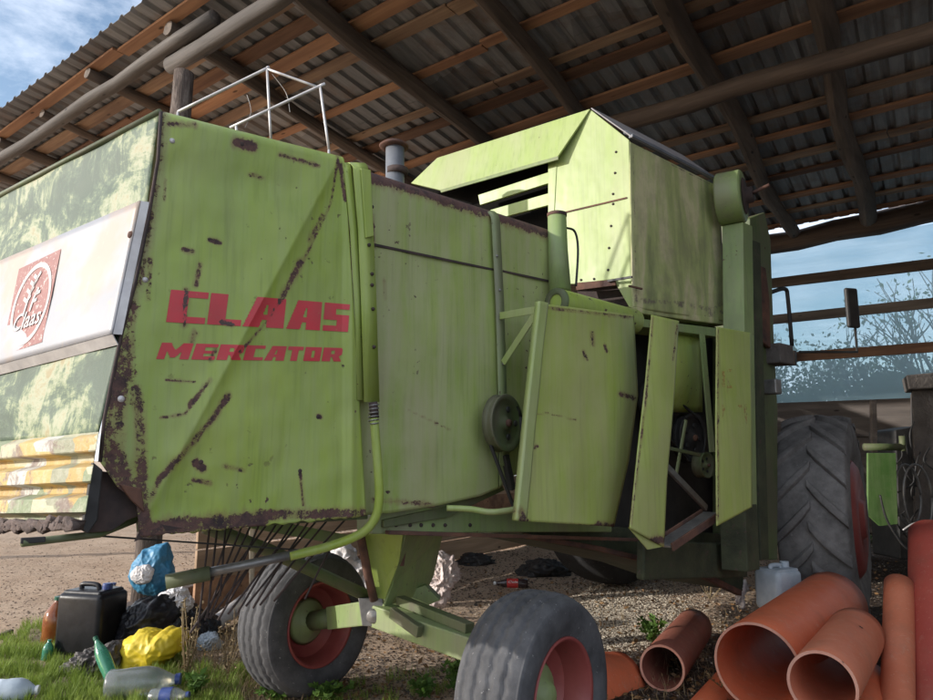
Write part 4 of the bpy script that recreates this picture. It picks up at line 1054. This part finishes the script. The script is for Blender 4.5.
# ================================================================== GREEN MACHINE behind, right
imp = thing('green_farm_implement', 'green steel implement with thin iron wheel standing in the dark behind the big tyre', 'farm implement', FD(890, 600, 7.2).xy.to_3d())
Q = lambda x, y, F=7.0: FD(x, y, F)
MB().prism([Q(x, y) for x, y in [(868, 453), (896, 453), (898, 524), (880, 526), (868, 515)]], V((0, .03, 0))).build('side_plate', M['brightgreen'], imp, bevel=.004)
MB().tube([Q(864, 447), Q(903, 447)], .035, 12).build('cross_tube', M['green_dark'], imp, smooth=True)
MB().tube([Q(902, 436), Q(903, 451)], .03, 10).build('tube_end', M['green_dark'], imp, smooth=True)
MB().bar(Q(873, 400, 7.3), Q(874, 455, 7.3), .05, .05, V((1, 0, 0))).build('upright', M['greyboard'], imp, bevel=.004)
for k, (x, y, r) in enumerate([(908, 495, .3), (918, 498, .33)]):
    c = Q(x, y, 7.1); pts = [c + (V((.55, .2, 0)) * math.cos(a) + Z * math.sin(a)) * r for a in [2 * math.pi * i / 36 for i in range(37)]]
    MB().tube(pts, .012, 6).build('iron_wheel', M['steel'], imp, smooth=True)
MB().tube(smoothpath([Q(880, 495, 6.9), Q(887, 520, 6.9), Q(903, 545, 6.9), Q(915, 552, 6.9)]), .01, 6).build('hose', M['black'], imp, smooth=True)
MB().tube(smoothpath([Q(903, 530, 6.7), Q(915, 523, 6.7), Q(935, 521, 6.7)]), .008, 6).build('wire', M['galv'], imp, smooth=True)
MB().prism([Q(x, y, 7.5) for x, y in [(895, 430), (925, 425), (940, 440), (940, 560), (900, 560)]], V((0, .5, 0))).build('engine_block', M['black'], imp, bevel=.02)
for i in range(14):
    x = random.uniform(898, 930); y = random.uniform(405, 520); MB().tube(smoothpath([Q(x, y, 7.3), Q(x + random.uniform(-10, 10), y + 14, 7.25), Q(x + random.uniform(-16, 16), y + random.uniform(20, 45), 7.3)]), .009, 5).build('hose', M['black'], imp, smooth=True)
tag(MB().prism([FD(x, y, 7.4) for x, y in [(912, 390), (950, 388), (950, 600), (916, 600)]], V((.2, .35, 0))).build('concrete_pillar', M['concrete'], bevel=.02), 'rough grey concrete pillar at the right edge before the net wall', 'pillar')
tag(MB().prism([FD(x, y, 7.3) for x, y in [(906, 375), (950, 371), (950, 387.5), (909, 389.5)]], V((.2, .4, 0))).build('concrete_slab', M['concrete'], bevel=.015), 'weathered slab capping the grey concrete pillar', 'slab')

# ================================================================== PIPES
def pipe(a, b, r, mat, label, name='plastic_pipe', wall=.012, seg=72, scal=0, group='orange drainage pipes on the ground'):
    a = V(a); b = V(b); d = (b - a); L = d.length; ax_ = d / L
    root = thing(name, label, 'pipe', V((a.x, a.y, 0)), group)
    prof = [(r - wall, .001), (r - .001, 0), (r, .002)] + [(r, L * k / 10) for k in range(1, 10)] + [(r, L), (r - wall, L)]
    prof_o = prof
    inner = [(r - wall, L * k / 10) for k in range(9, 0, -1)]
    MB().lathe(a, ax_, prof[1:] + inner + [(r - wall, .003)], seg, closed=False).build('pipe_wall', mat, root, smooth=False).data.polygons.foreach_set('use_smooth', [True] * (seg * (len(prof[1:]) + len(inner))))
    MB().lathe(a, ax_, [(r - wall, .0025), (r - wall, -.001), (r, -.001), (r, .0025)], seg).build('cut_edge', M['pipe_rim'], root)
    return root
pipe(FD(757, 667, 3.5), FD(832, 605, 4.6), .203, M['pipe'], 'largest bright orange plastic pipe, lying over the others with its mouth towards us')
dusty = pipe(FD(822, 685, 3.05), FD(856, 634, 3.9), .134, M['pipe_dusty'], 'medium dusty orange pipe with a dark star mark, right against the largest pipe')
pipe(FD(662, 668, 3.95), FD(694, 627, 5.0), .118, M['pipe_brown'], 'brown faded pipe lying alone with its round mouth open, left of the largest pipe')
pipe(FD(690, 735, 3.6), FD(741, 676, 4.1), .10, M['pipe'], 'thin orange pipe poking out under the largest pipe mouth')
pipe(FD(560, 694, 3.85), FD(618, 688, 4.15), .19, M['pipe'], 'short wide red orange pipe half hidden behind the front tyre')
pipe(FD(700, 684, 4.35), FD(760, 662, 4.8), .065, M['pipe_red'], 'slim dark red pipe on the soil between the brown pipe and the largest pipe')
pipe(FD(858, 735, 3.4), FD(868, 680, 3.9), .10, M['pipe'], 'narrow orange pipe end beneath the dusty pipe at the lower right')
pipe(FD(897, 745, 3.45), FD(899, 584, 4.15), .075, M['pipe_dusty'], 'slim orange pipe standing tilted beside the thick red pipe')
pipe(FD(940, 770, 3.45), FD(932, 535, 4.4), .125, M['pipe_red'], 'thick red pipe standing tilted at the right edge')
def star(px, py, a, b, r, s):
    a = V(a); ax_ = (V(b) - a).normalized(); d = ray(px, py).normalized(); w_ = CAM - a
    d2 = d - ax_ * d.dot(ax_); w2 = w_ - ax_ * w_.dot(ax_); A = d2.dot(d2); B = 2 * d2.dot(w2); C_ = w2.dot(w2) - (r + .0015) ** 2; t_ = (-B - math.sqrt(max(0, B * B - 4 * A * C_))) / (2 * A)
    p = CAM + d * t_; n_ = (w2 + d2 * t_).normalized(); x = n_.cross(ax_).normalized(); pts = []
    for k in range(12): q = s * (1 if k % 2 == 0 else .4); pts.append(p + (x * math.cos(k * math.pi / 6) + ax_ * math.sin(k * math.pi / 6)) * q)
    return MB().add([p] + pts, [(0, k + 1, (k + 1) % 12 + 1) for k in range(12)])
pa, pb = FD(822, 685, 3.05), FD(856, 634, 3.9)
for (x, y, s_) in ((861, 627, .016), (843, 662, .009)):
    star(x, y, pa, pb, .134, s_).build('star_mark', M['rustdark'], dusty, recalc=False)

# ================================================================== RUBBISH
def crumple(name, c, sx, sy, sz, mat, label, cat, amp=.25, fr=3.0, seed=0, rot=0, sub=5, flat=.3, group=None):
    bm = bmesh.new(); bmesh.ops.create_icosphere(bm, subdivisions=sub, radius=1)
    for v in bm.verts:
        p = v.co.copy(); n_ = p.normalized()
        r = 1 + amp * noise.noise(p * fr * .5 + V((seed, 0, 0))) * 1.4 + amp * .8 * (abs(noise.noise(p * fr + V((0, seed, 0)))) * 2 - .5) + amp * .35 * (abs(noise.noise(p * fr * 2.7 + V((0, 0, seed)))) * 2 - .5)
        q = n_ * r; q.z = max(q.z, -flat)
        v.co = q
    me = bpy.data.meshes.new(name); bm.to_mesh(me); bm.free()
    me.transform(Matrix.Translation(c) @ Matrix.Rotation(rot, 4, 'Z') @ Matrix.Diagonal((sx, sy, sz, 1)) @ Matrix.Translation((0, 0, flat)))
    me.materials.append(mat); me.polygons.foreach_set('use_smooth', [True] * len(me.polygons))
    o = bpy.data.objects.new(name, me); col.objects.link(o); return tag(o, label, cat, group) if label else o
def bag(name, outline, F, depth, mat, label, cat='bag', amp=.02, fr=9.0, seed=0, pleat=0.0, lean=0.0):
    # a crumpled bag with the photographed outline, a belly of its own and sharp creases
    n_ = len(outline); cx_ = sum(p[0] for p in outline) / n_; cy_ = sum(p[1] for p in outline) / n_
    c = FD(cx_, cy_, F); pts = [FD(x, y, F) - c for x, y in outline]
    ang = sorted((math.atan2(p.z, p.x), p.length) for p in pts)
    def rad(a):
        a = (a + math.pi) % (2 * math.pi) - math.pi
        for i in range(n_):
            a0, r0 = ang[i]; a1, r1 = ang[(i + 1) % n_]
            if i == n_ - 1: a1 += 2 * math.pi; a = a + 2 * math.pi if a < a0 else a
            if a0 <= a <= a1:
                t = (a - a0) / (a1 - a0 + 1e-9); t = t * t * (3 - 2 * t) * .5 + t * .5; return r0 + (r1 - r0) * t
        return ang[0][1]
    NA, NP = 120, 70; vs = []; fs = []
    for i in range(NP + 1):
        ph = math.pi * i / NP
        for k in range(NA):
            a = 2 * math.pi * k / NA; rr = rad(a)
            q = V((math.cos(a) * rr * math.sin(ph) ** .8, -math.cos(ph) * depth, math.sin(a) * rr * math.sin(ph) ** .8))
            w_ = V((q.x * fr, q.y * fr, q.z * fr)) + V((seed * 3.1, seed, 0))
            ridge = (1 - abs(noise.noise(w_)) * 2.2) ** 2 * .8 + (1 - abs(noise.noise(w_ * 2.3 + V((5, 0, 0)))) * 2.2) ** 2 * .45 + .25 * (1 - abs(noise.noise(w_ * 5.1)) * 2)
            # pleats gathered toward the neck
            ridge += pleat * abs(math.sin(a * 7 + 3 * noise.noise(w_ * .5))) * math.sin(ph) ** 2
            d = q.normalized() if q.length > 1e-6 else V((0, -1, 0))
            p = c + q + d * amp * (ridge - .6)
            if p.z < .004: p.z = .004 + .2 * (p.z - .004) * 0
            vs.append(p)
    for i in range(NP):
        for k in range(NA): fs.append((i * NA + k, i * NA + (k + 1) % NA, (i + 1) * NA + (k + 1) % NA, (i + 1) * NA + k))
    o = MB().add(vs, fs).build(name, mat, smooth=True, weld=.0004)
    return tag(o, label, cat)
bag('plastic_bag', [(120, 650), (124, 640), (137, 633), (160, 631), (172, 628), (183, 630), (187, 638), (183, 648), (174, 654), (166, 660), (156, 670), (140, 676), (121, 673)], 4.35, .13, M['yellowbag'], 'crumpled bright yellow plastic bag on the grass by the dry stalks', amp=.016, fr=5, seed=1)
bag('bin_bag', [(57, 672), (75, 659), (100, 649), (120, 643), (126, 655), (123, 674), (110, 684), (85, 692), (66, 688)], 4.3, .14, M['greybag'], 'flat wrinkled dark bag lying on the grass before the canister', amp=.03, fr=13, seed=2)
bag('bin_bag', [(116, 642), (122, 620), (135, 604), (155, 597), (174, 598), (178, 620), (176, 642), (150, 650), (125, 648)], 4.75, .2, M['blackbag'], 'large shiny black bin bag right of the black canister', amp=.028, fr=5, seed=3, pleat=.5)
bag('bin_bag', [(165, 608), (200, 612), (218, 635), (205, 648), (175, 645)], 5.0, .2, M['blackbag'], 'low black bag slumped under the green tube end', amp=.03, fr=7, seed=4)
bag('plastic_bag', [(130, 573), (138, 557), (152, 546), (167, 543), (171, 560), (170, 585), (155, 596), (138, 591)], 5.05, .11, M['bluebag'], 'blue plastic bag leaning at the log post under the hood', amp=.018, fr=6, seed=5)
bag('plastic_wrap', [(131, 577), (142, 565), (152, 567), (152, 578), (140, 584)], 4.9, .04, M['whitebag'], 'white crumpled plastic wrap lying on the blue bag', 'plastic wrap', amp=.008, fr=14, seed=6)
bag('plastic_bag', [(160, 597), (172, 589), (188, 594), (192, 606), (172, 608)], 4.8, .08, M['whitebag'], 'small white plastic bag on top of the black bin bag heap', amp=.02, fr=16, seed=7)
bag('woven_sack', [(322, 560), (332, 547), (346, 544), (358, 560), (376, 572), (386, 592), (360, 610), (330, 604)], 4.9, .14, M['whitebag'], 'white woven sack behind the far rear tyre', 'sack', amp=.035, fr=8, seed=8)
bag('fertiliser_sack', [(428, 566), (438, 551), (452, 556), (458, 570), (450, 588), (446, 604), (430, 608), (433, 590)], 4.6, .07, M['pinkbag'], 'pale pink crumpled sack standing behind the axle pedestal', 'sack', amp=.03, fr=14, seed=9)
bag('plastic_scrap', [(197, 640), (208, 633), (220, 640), (218, 655), (203, 656)], 4.75, .06, M['canpale'], 'pale blue plastic scrap behind the yellow bag', 'plastic scrap', amp=.02, fr=16, seed=10)
crumple('cloth_rag', FD(742, 592, 4.95), .05, .04, .035, M['rag'], 'white rag knotted at the foot of the elevator', 'rag', .4, 3, 27, flat=1)
_r = crumple('cloth_rag', FD(741, 608, 4.9), .033, .03, .10, M['rag'], None, None, .4, 3, 28, flat=1); tag(_r, 'long white rag tail hanging below the knotted rag', 'rag')

def canister(c, w_, d_, h, mat, label, rot, cap, ridge=True):
    root = thing('canister', label, 'canister', c)
    x = V((math.cos(rot), math.sin(rot), 0)); y = V((-x.y, x.x, 0)); c = V(c)
    bm = MB(); bm.box(c + Z * h * .46, x * w_ / 2, y * d_ / 2, Z * h * .42); body_ = bm.build('canister_body', mat, root, smooth=True, bevel=.035)
    body_.modifiers[-1].segments = 5
    MB().prism([c + x * a * w_ / 2 + y * b * d_ / 2 + Z * h * .84 for a, b in ((-.85, -.85), (.85, -.85), (.85, .85), (-.85, .85))], Z * h * .07).build('shoulder', mat, body_, bevel=.015)
    hp = [c + x * w_ * -.28 + Z * h * .9, c + x * w_ * -.26 + Z * h * .96, c + x * w_ * .06 + Z * h * .96, c + x * w_ * .12 + Z * h * .9]
    MB().tube(smoothpath(hp, 5), .015, 10).build('handle', mat, root, smooth=True)
    MB().lathe(c + x * w_ * .3 + Z * h * .9, Z, [(.03, 0), (.03, .035), (.026, .04), (0, .04)], 20).build('cap', cap, root, smooth=True, bevel=.002)
    if ridge:
        for s in (-1, 1):
            MB().box(c + y * s * (d_ / 2) + Z * h * .45, x * w_ * .3, y * .004, Z * h * .28).build('panel_ridge', mat, body_, bevel=.004)
    return root
canister(G(89, 655), .33, .25, .44, M['can'], 'black square plastic canister with blue cap on the grass', -.25, M['blue'], False)
canister(FD(780, 611, 4.75), .24, .20, .30, M['canpale'], 'milky blue white canister by the tractor tyre behind the largest pipe', .5, M['canpale'], False)

def bottle(base, axis, L, r, mat, label, capm, lab=None, labm=None, group=None, name='plastic_bottle'):
    ax_ = V(axis).normalized(); root = thing(name, label, 'bottle', V(base), group)
    pr = [(0, 0), (r * .8, 0), (r, L * .04), (r * .95, L * .2), (r, L * .35), (r, L * .55), (r * .85, L * .68), (r * .5, L * .82), (r * .3, L * .9), (r * .28, L * .95), (0, L * .95)]
    b_ = MB().lathe(base, ax_, pr, 28).build('bottle_body', mat, root, smooth=True)
    MB().lathe(V(base) + ax_ * L * .92, ax_, [(r * .36, 0), (r * .36, L * .07), (0, L * .075)], 14).build('bottle_cap', capm, root)
    if lab: MB().lathe(base, ax_, [(r * 1.01, L * lab[0]), (r * 1.012, L * (lab[0] + lab[1]) / 2), (r * 1.01, L * lab[1])], 28).build('bottle_label', labm, root, smooth=True)
    return root
bottle(G(53, 643), (.05, 0, 1), .30, .078, M['brownpet'], 'amber brown plastic bottle with green cap standing left of the canister', M['capgreen'])
bottle(G(46, 660), (.1, 0, 1), .12, .03, M['greenpet'], 'short green bottle stub in the grass below the amber bottle', M['greenpet'])
bottle(G(112, 693) + Z * .06, (-.6, .35, .75), .27, .036, M['greenpet'], 'green bottle lying tilted neck up on the dark bag', M['capgreen'])
bottle(G(106, 700) + Z * .07, (1, .15, .05), .36, .075, M['clearpet'], 'big clear plastic bottle on its side at the bottom edge', M['blue'])
bottle(G(150, 708) + Z * .05, (1, -.1, .1), .2, .04, M['clearpet'], 'small clear bottle with blue label beside the big clear bottle', M['blue'], (.3, .6), M['blue'])
bottle(G(-6, 705) + Z * .06, (1, .2, 0), .2, .06, M['canpale'], 'pale grey bottle end at the bottom left corner in the grass', M['labelwhite'])
cb = bottle(G(528, 588) + Z * .04, (-1, .1, .0), .33, .045, M['darkpet'], 'cola bottle with red label lying on the gravel beneath the chassis', M['labelwhite'], (.28, .60), M['labelred'])
bs = G(528, 588) + Z * .04; pt_ = lambda u, v: bs + V((-1, .1, 0)).normalized() * (.10 + .09 * (1 - u)) + Z * (.012 + .02 * v) + V((0, -.0446, 0))
_t = text_pts('Cola', lambda u, v: pt_(u, v), M['labelwhite'], cb, 'label_lettering')
bottle(G(108, 607), (.2, 0, 1), .2, .045, M['clearpet'], 'blue and white bottle standing behind the black canister', M['blue'], (.1, .7), M['blue'])
# pole, plank, thin post
lp = thing('painted_pole', 'grey white painted pole with faint print lying against the far rear tyre', 'pole', G(230, 640))
MB().tube([G(205, 640) + Z * .05, G(256, 606) + Z * .12], .055, 16).build('pole_body', M['galv'], lp, smooth=True)
tag(MB().bar(G(252, 615), FD(252, 520, 4.9), .035, .03, V((1, 0, 0))).build('wooden_stake', M['cream'], bevel=.003), 'thin pale yellow stake upright behind the iron rods', 'stake')
tag(MB().bar(G(110, 632) + Z * .1, G(210, 600) + Z * .14, .14, .1).build('old_plank', M['darklog'], bevel=.01), 'dark old plank lying behind the black bags', 'plank')
tag(MB().bar(G(-10, 640), G(12, 634) + Z * .02, .03, .03).build('broken_stick', M['bark'], bevel=.006), 'short broken stick on the sand at the left edge', 'stick')
tag(crumple('boulder_clod', G(268, 640), .12, .09, .07, M['concrete'], None, None, .2, 2, 31), 'grey stone between the pole and the far rear tyre', 'stone')
for i, (x, y, s, l) in enumerate([(475, 552, .16, 'dark lump of scrap under the chassis left of the cola bottle'), (545, 563, .22, 'black scrap heap in the shade under the belly')]):
    tag(crumple('scrap_heap', G(x, y + 12), s * 1.3, s, s * .6, M['black'], None, None, .22, 2.5, 40 + i), l, 'scrap')

# ================================================================== PEBBLES, GRASS, WEEDS
def stuff(o, label, cat): o['label'] = label; o['category'] = cat; o['kind'] = 'stuff'; return o
def gravel():
    mb = MB(); at = []; mats = [simple('pale_chips', (.42, .36, .28), (.55, .48, .38), 20), simple('brown_chips', (.065, .042, .028), (.13, .088, .056), 20), simple('dark_chips', (.05, .04, .034), (.10, .08, .07), 20)]
    mi = []
    def chip(p, s, k):
        a = random.uniform(0, 6.28); n_ = 5; vs = []
        e_ = random.uniform(.35, 1); c_, s_ = math.cos(a), math.sin(a); tilt = random.uniform(-.4, .4)
        for j in range(n_):
            t = 2 * math.pi * j / n_ + random.uniform(-.3, .3); x = math.cos(t) * s; y = math.sin(t) * s * e_
            vs.append((p.x + x * c_ - y * s_, p.y + x * s_ + y * c_, p.z + s * .1 + tilt * x))
        vs.append((p.x, p.y, p.z + s * random.uniform(.35, .7))); o = len(mb.v); mb.v += vs
        for j in range(n_): mb.f.append((o + j, o + (j + 1) % n_, o + n_)); mi.append(k)
    for i in range(42000):
        px = random.uniform(190, 933); py = 528 + 175 * random.random() ** 1.3
        p = G(px, py); 
        if p.y > 13: continue
        p.x += random.uniform(-.2, .2); p.y += random.uniform(-.3, .3); p.z = ground_h(p.x, p.y)
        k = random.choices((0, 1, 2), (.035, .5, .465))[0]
        s = random.uniform(.004, .012) * (1.6 if random.random() < .1 else 1) * (1.3 if p.y > 6 else 1)
        chip(p, s, k)
    for i in range(15000):   # pale chips painting the sunlit patch between tyre and pipes
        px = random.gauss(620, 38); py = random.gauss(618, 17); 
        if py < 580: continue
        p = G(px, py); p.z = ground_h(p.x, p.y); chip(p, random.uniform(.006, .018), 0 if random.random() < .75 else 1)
    for i in range(2500):
        p = G(random.uniform(-30, 220), random.uniform(540, 640)); p.z = ground_h(p.x, p.y); chip(p, random.uniform(.005, .014), 1)
    mb.mi = mi
    stuff(mb.build('gravel', mats, recalc=False), 'loose stones, chips and litter strewn over the soil', 'gravel')
gravel()
def leafmat(name, a, b, tr=.25):
    t = NT(name); c = t.mix(t.ramp(t.noise(2.3, 4, .7), [(.35, 0), (.65, 1)]), a, b)
    c = t.mix(t.ramp(t.noise(60, 2, .5), [(.4, 0), (.7, .6)]), c, tuple(x * .5 for x in a))
    t.b.inputs['Subsurface Weight'].default_value = 0
    tl = t.n.new('ShaderNodeBsdfTranslucent'); t.setv(tl.inputs[0], c); m = t.n.new('ShaderNodeMixShader'); m.inputs[0].default_value = tr
    t.fin(c, .6, spec=.3); t.l.new(t.b.outputs[0], m.inputs[1]); t.l.new(tl.outputs[0], m.inputs[2]); t.l.new(m.outputs[0], t.out.inputs[0]); return t.m
M['grass'] = leafmat('grass_blades', (.17, .26, .035), (.34, .43, .09), .35)
M['leaf'] = leafmat('weed_leaves', (.07, .15, .03), (.16, .26, .05), .35)
M['straw'] = leafmat('dry_straw', (.26, .19, .10), (.40, .31, .18), .2)
M['bush'] = leafmat('shrub_leaves', (.05, .09, .03), (.14, .19, .06), .35)
def blade(mb, p, h, w_, lean, az):
    d = V((math.cos(az), math.sin(az), 0)); s = V((-d.y, d.x, 0)) * w_
    a = p; b = p + Z * h * .55 + d * lean * .35; c = p + Z * h + d * lean
    o = len(mb.v); mb.v += [tuple(a - s), tuple(a + s), tuple(b + s * .7), tuple(b - s * .7), tuple(c)]; mb.f += [(o, o + 1, o + 2, o + 3), (o + 3, o + 2, o + 4)]
def in_grass(px, py):
    edge = 640 - px * .42 if px < 80 else 606 + (px - 80) * .22
    if px > 190: edge = 668 + (px - 190) * .05
    wob = 9 * noise.noise(V((px / 18, py / 14, 0)))
    return py + wob > edge
def grass():
    mb = MB(); n_ = 0
    while n_ < 36000:
        px = random.uniform(-40, 250); py = 600 + 115 * random.random()
        if not in_grass(px, py): continue
        cl_ = noise.noise(V((px / 14, py / 10, 5)))
        if cl_ < -.15 and random.random() < .75: n_ += 1; continue
        p = G(px, py); p.z = ground_h(p.x, p.y) - .004; h = random.uniform(.025, .075) * (1 + .8 * cl_)
        blade(mb, p, h, random.uniform(.0012, .0028), random.uniform(0, .05), random.uniform(0, 6.28)); n_ += 1
    for i in range(4000):
        px = random.uniform(240, 480); py = random.uniform(672, 715); 
        if noise.noise(V((px / 16, py / 10, 9))) < .12: continue
        p = G(px, py); p.z = ground_h(p.x, p.y); blade(mb, p, random.uniform(.02, .06), .002, random.uniform(0, .04), random.uniform(0, 6.28))
    stuff(mb.build('grass', M['grass'], recalc=False), 'short bright green grass growing at the lower left', 'grass')
    ms_ = MB()
    for i in range(5200):
        px = random.gauss(235, 45) if random.random() < .6 else random.uniform(380, 760); py = random.uniform(632, 705) if px < 380 else random.uniform(570, 700)
        p = G(px, py); p.z = ground_h(p.x, p.y); blade(ms_, p, random.uniform(.01, .10), .0014, random.uniform(.02, .12), random.uniform(0, 6.28))
    stuff(ms_.build('dry_grass', M['straw'], recalc=False), 'dry straw and dead stalks littering the soil', 'dry grass')
grass()
def leaf(mb, p, s, d):
    d = d.normalized(); x = d.cross(V((random.uniform(-1, 1), random.uniform(-1, 1), random.uniform(.2, 1)))).normalized(); o = len(mb.v)
    mb.v += [tuple(p), tuple(p + d * s * .5 + x * s * .28), tuple(p + d * s), tuple(p + d * s * .5 - x * s * .28)]; mb.f.append((o, o + 1, o + 2, o + 3))
def plant(base, h, n, label, spread=.1, leafs=.03, mat='leaf', cat='weed', name='green_weed', sm='leaf', stemr=.002):
    root = thing(name, label, cat, base); sb = MB(); lb = MB()
    for i in range(n):
        az = random.uniform(0, 6.28); sp_ = random.uniform(0, spread); top = V(base) + V((math.cos(az) * sp_, math.sin(az) * sp_, h * random.uniform(.6, 1)))
        pts = smoothpath([V(base), V(base).lerp(top, .5) + V((random.uniform(-.02, .02), random.uniform(-.02, .02), .01)), top], 4); sb.tube(pts, stemr, 5)
        for q in pts[2:]:
            for k in range(3): leaf(lb, q, leafs * random.uniform(.6, 1.2), V((random.uniform(-1, 1), random.uniform(-1, 1), random.uniform(-.2, .8))))
    sb.build('stem', M[sm], root, smooth=True); lb.build('leaves', M[mat], root, recalc=False)
plant(G(652, 644), .17, 9, 'leafy green weed growing on the sunlit gravel behind the brown pipe', .1, .045)
plant(G(457, 694), .18, 8, 'yellow green weed sprouting left of the front tyre', .07, .04)
plant(G(424, 698), .08, 8, 'low bluish weed at the bottom between the rear tyres', .1, .04)
plant(G(330, 702), .09, 10, 'low green weed in front of the far rear tyre', .13, .04)
plant(G(276, 702), .08, 10, 'spreading green weed at the left foot of the far rear tyre', .14, .035)
plant(G(197, 700), .14, 6, 'pale broad leaved weed below the yellow bag', .07, .05)
plant(G(722, 700) + Z * .06, .12, 5, 'thin weed twining in front of the largest pipe mouth', .12, .02, 'straw', sm='straw')
plant(G(186, 685), .48, 9, 'tall dry brown stalks standing in front of the yellow bag', .10, .022, 'straw', 'dry plant', 'dry_stalks', 'straw', .0035)
plant(G(226, 680), .40, 10, 'tangled dry bush left of the far rear tyre', .25, .02, 'straw', 'dry plant', 'dry_bush', 'straw', .002)
plant(G(710, 600), .30, 8, 'dry twiggy weed at the foot of the elevator', .22, .012, 'straw', 'dry plant', 'dry_twigs', 'straw', .002)

def litter():
    mb = MB(); t = leafmat('fallen_leaf', (.16, .085, .04), (.34, .2, .09), .1)
    for i in range(2600):
        px = random.uniform(180, 900); py = random.uniform(560, 705); p = G(px, py); p.z = ground_h(p.x, p.y) + .008
        leaf(mb, p, random.uniform(.02, .05), V((random.uniform(-1, 1), random.uniform(-1, 1), random.uniform(0, .25))))
    stuff(mb.build('fallen_leaves', t, recalc=False), 'dry brown leaves scattered over the soil', 'fallen leaves')
litter()

# ================================================================== SHRUBS AND TREES beyond the net
def tree(base, h, r, nl, label, bare=.5, name='bare_tree', dens=1):
    root = thing(name, label, 'tree' if h > 3 else 'shrub', base); tk = MB(); lv = MB(); base = V(base); tips = []
    def grow(p, d, L, rad, dep):
        if dep == 0: tips.append(p); return
        q = p + d * L; mid = p.lerp(q, .5) + V([random.uniform(-1, 1) * L * .06 for _ in range(3)]); tk.tube([p, mid, q], [rad, rad * .85, rad * .7], 6, caps=False)
        for k in range(random.choice((2, 3, 3))):
            nd = (d + V([random.uniform(-.75, .75), random.uniform(-.75, .75), random.uniform(-.2, .55)])).normalized(); grow(q, nd, L * random.uniform(.6, .85), rad * .62, dep - 1)
        tips.append(q)
    for s_ in range(4):
        grow(base + V((random.uniform(-.3, .3), random.uniform(-.3, .3), 0)), V((random.uniform(-.35, .35), random.uniform(-.35, .35), 1)).normalized(), h * .3, .035 * h / 3, 5)
    for i in range(nl):
        if random.random() < bare: c = random.choice(tips)
        else: c = base + V((random.gauss(0, r * .5), random.gauss(0, r * .5), abs(random.gauss(h * .42, h * .2))))
        leaf(lv, c + V([random.gauss(0, .14) for _ in range(3)]), random.uniform(.05, .11), V([random.uniform(-1, 1) for _ in range(3)]))
    tk.build('trunk', M['bark'], root, smooth=True)
    lv.build('crown', M['bush'], root, recalc=False)
tb_ = [(3.4, 11.4, 4.0, 500, .9, 'bare branched tree left of the mirror behind the net'), (7.0, 9.6, 4.4, 700, .9, 'bare branched tree at the right edge behind the net'), (5.6, 10.2, 3.6, 900, .8, 'sparse tree behind the net directly behind the mirror'),
       (4.3, 11.4, 3.0, 34000, .25, 'leafy dark shrub low behind the net beside the elevator'), (6.3, 11.2, 2.9, 34000, .25, 'leafy dark shrub behind the net above the tractor tyre'), (8.6, 10.6, 3.1, 34000, .25, 'leafy dark shrub behind the net at the right edge'), (11, 12, 2.9, 7000, .3, 'far right dark shrub beyond the net'), (2.6, 13.2, 2.9, 7000, .3, 'far left dark shrub beyond the net')]
for x, y, h, nl, br, lab in tb_: tree((x + .75, y + 1.0, 0), h, 1.5 if nl > 2000 else .9, nl, lab, br, 'bare_tree' if nl < 2000 else 'leafy_shrub')
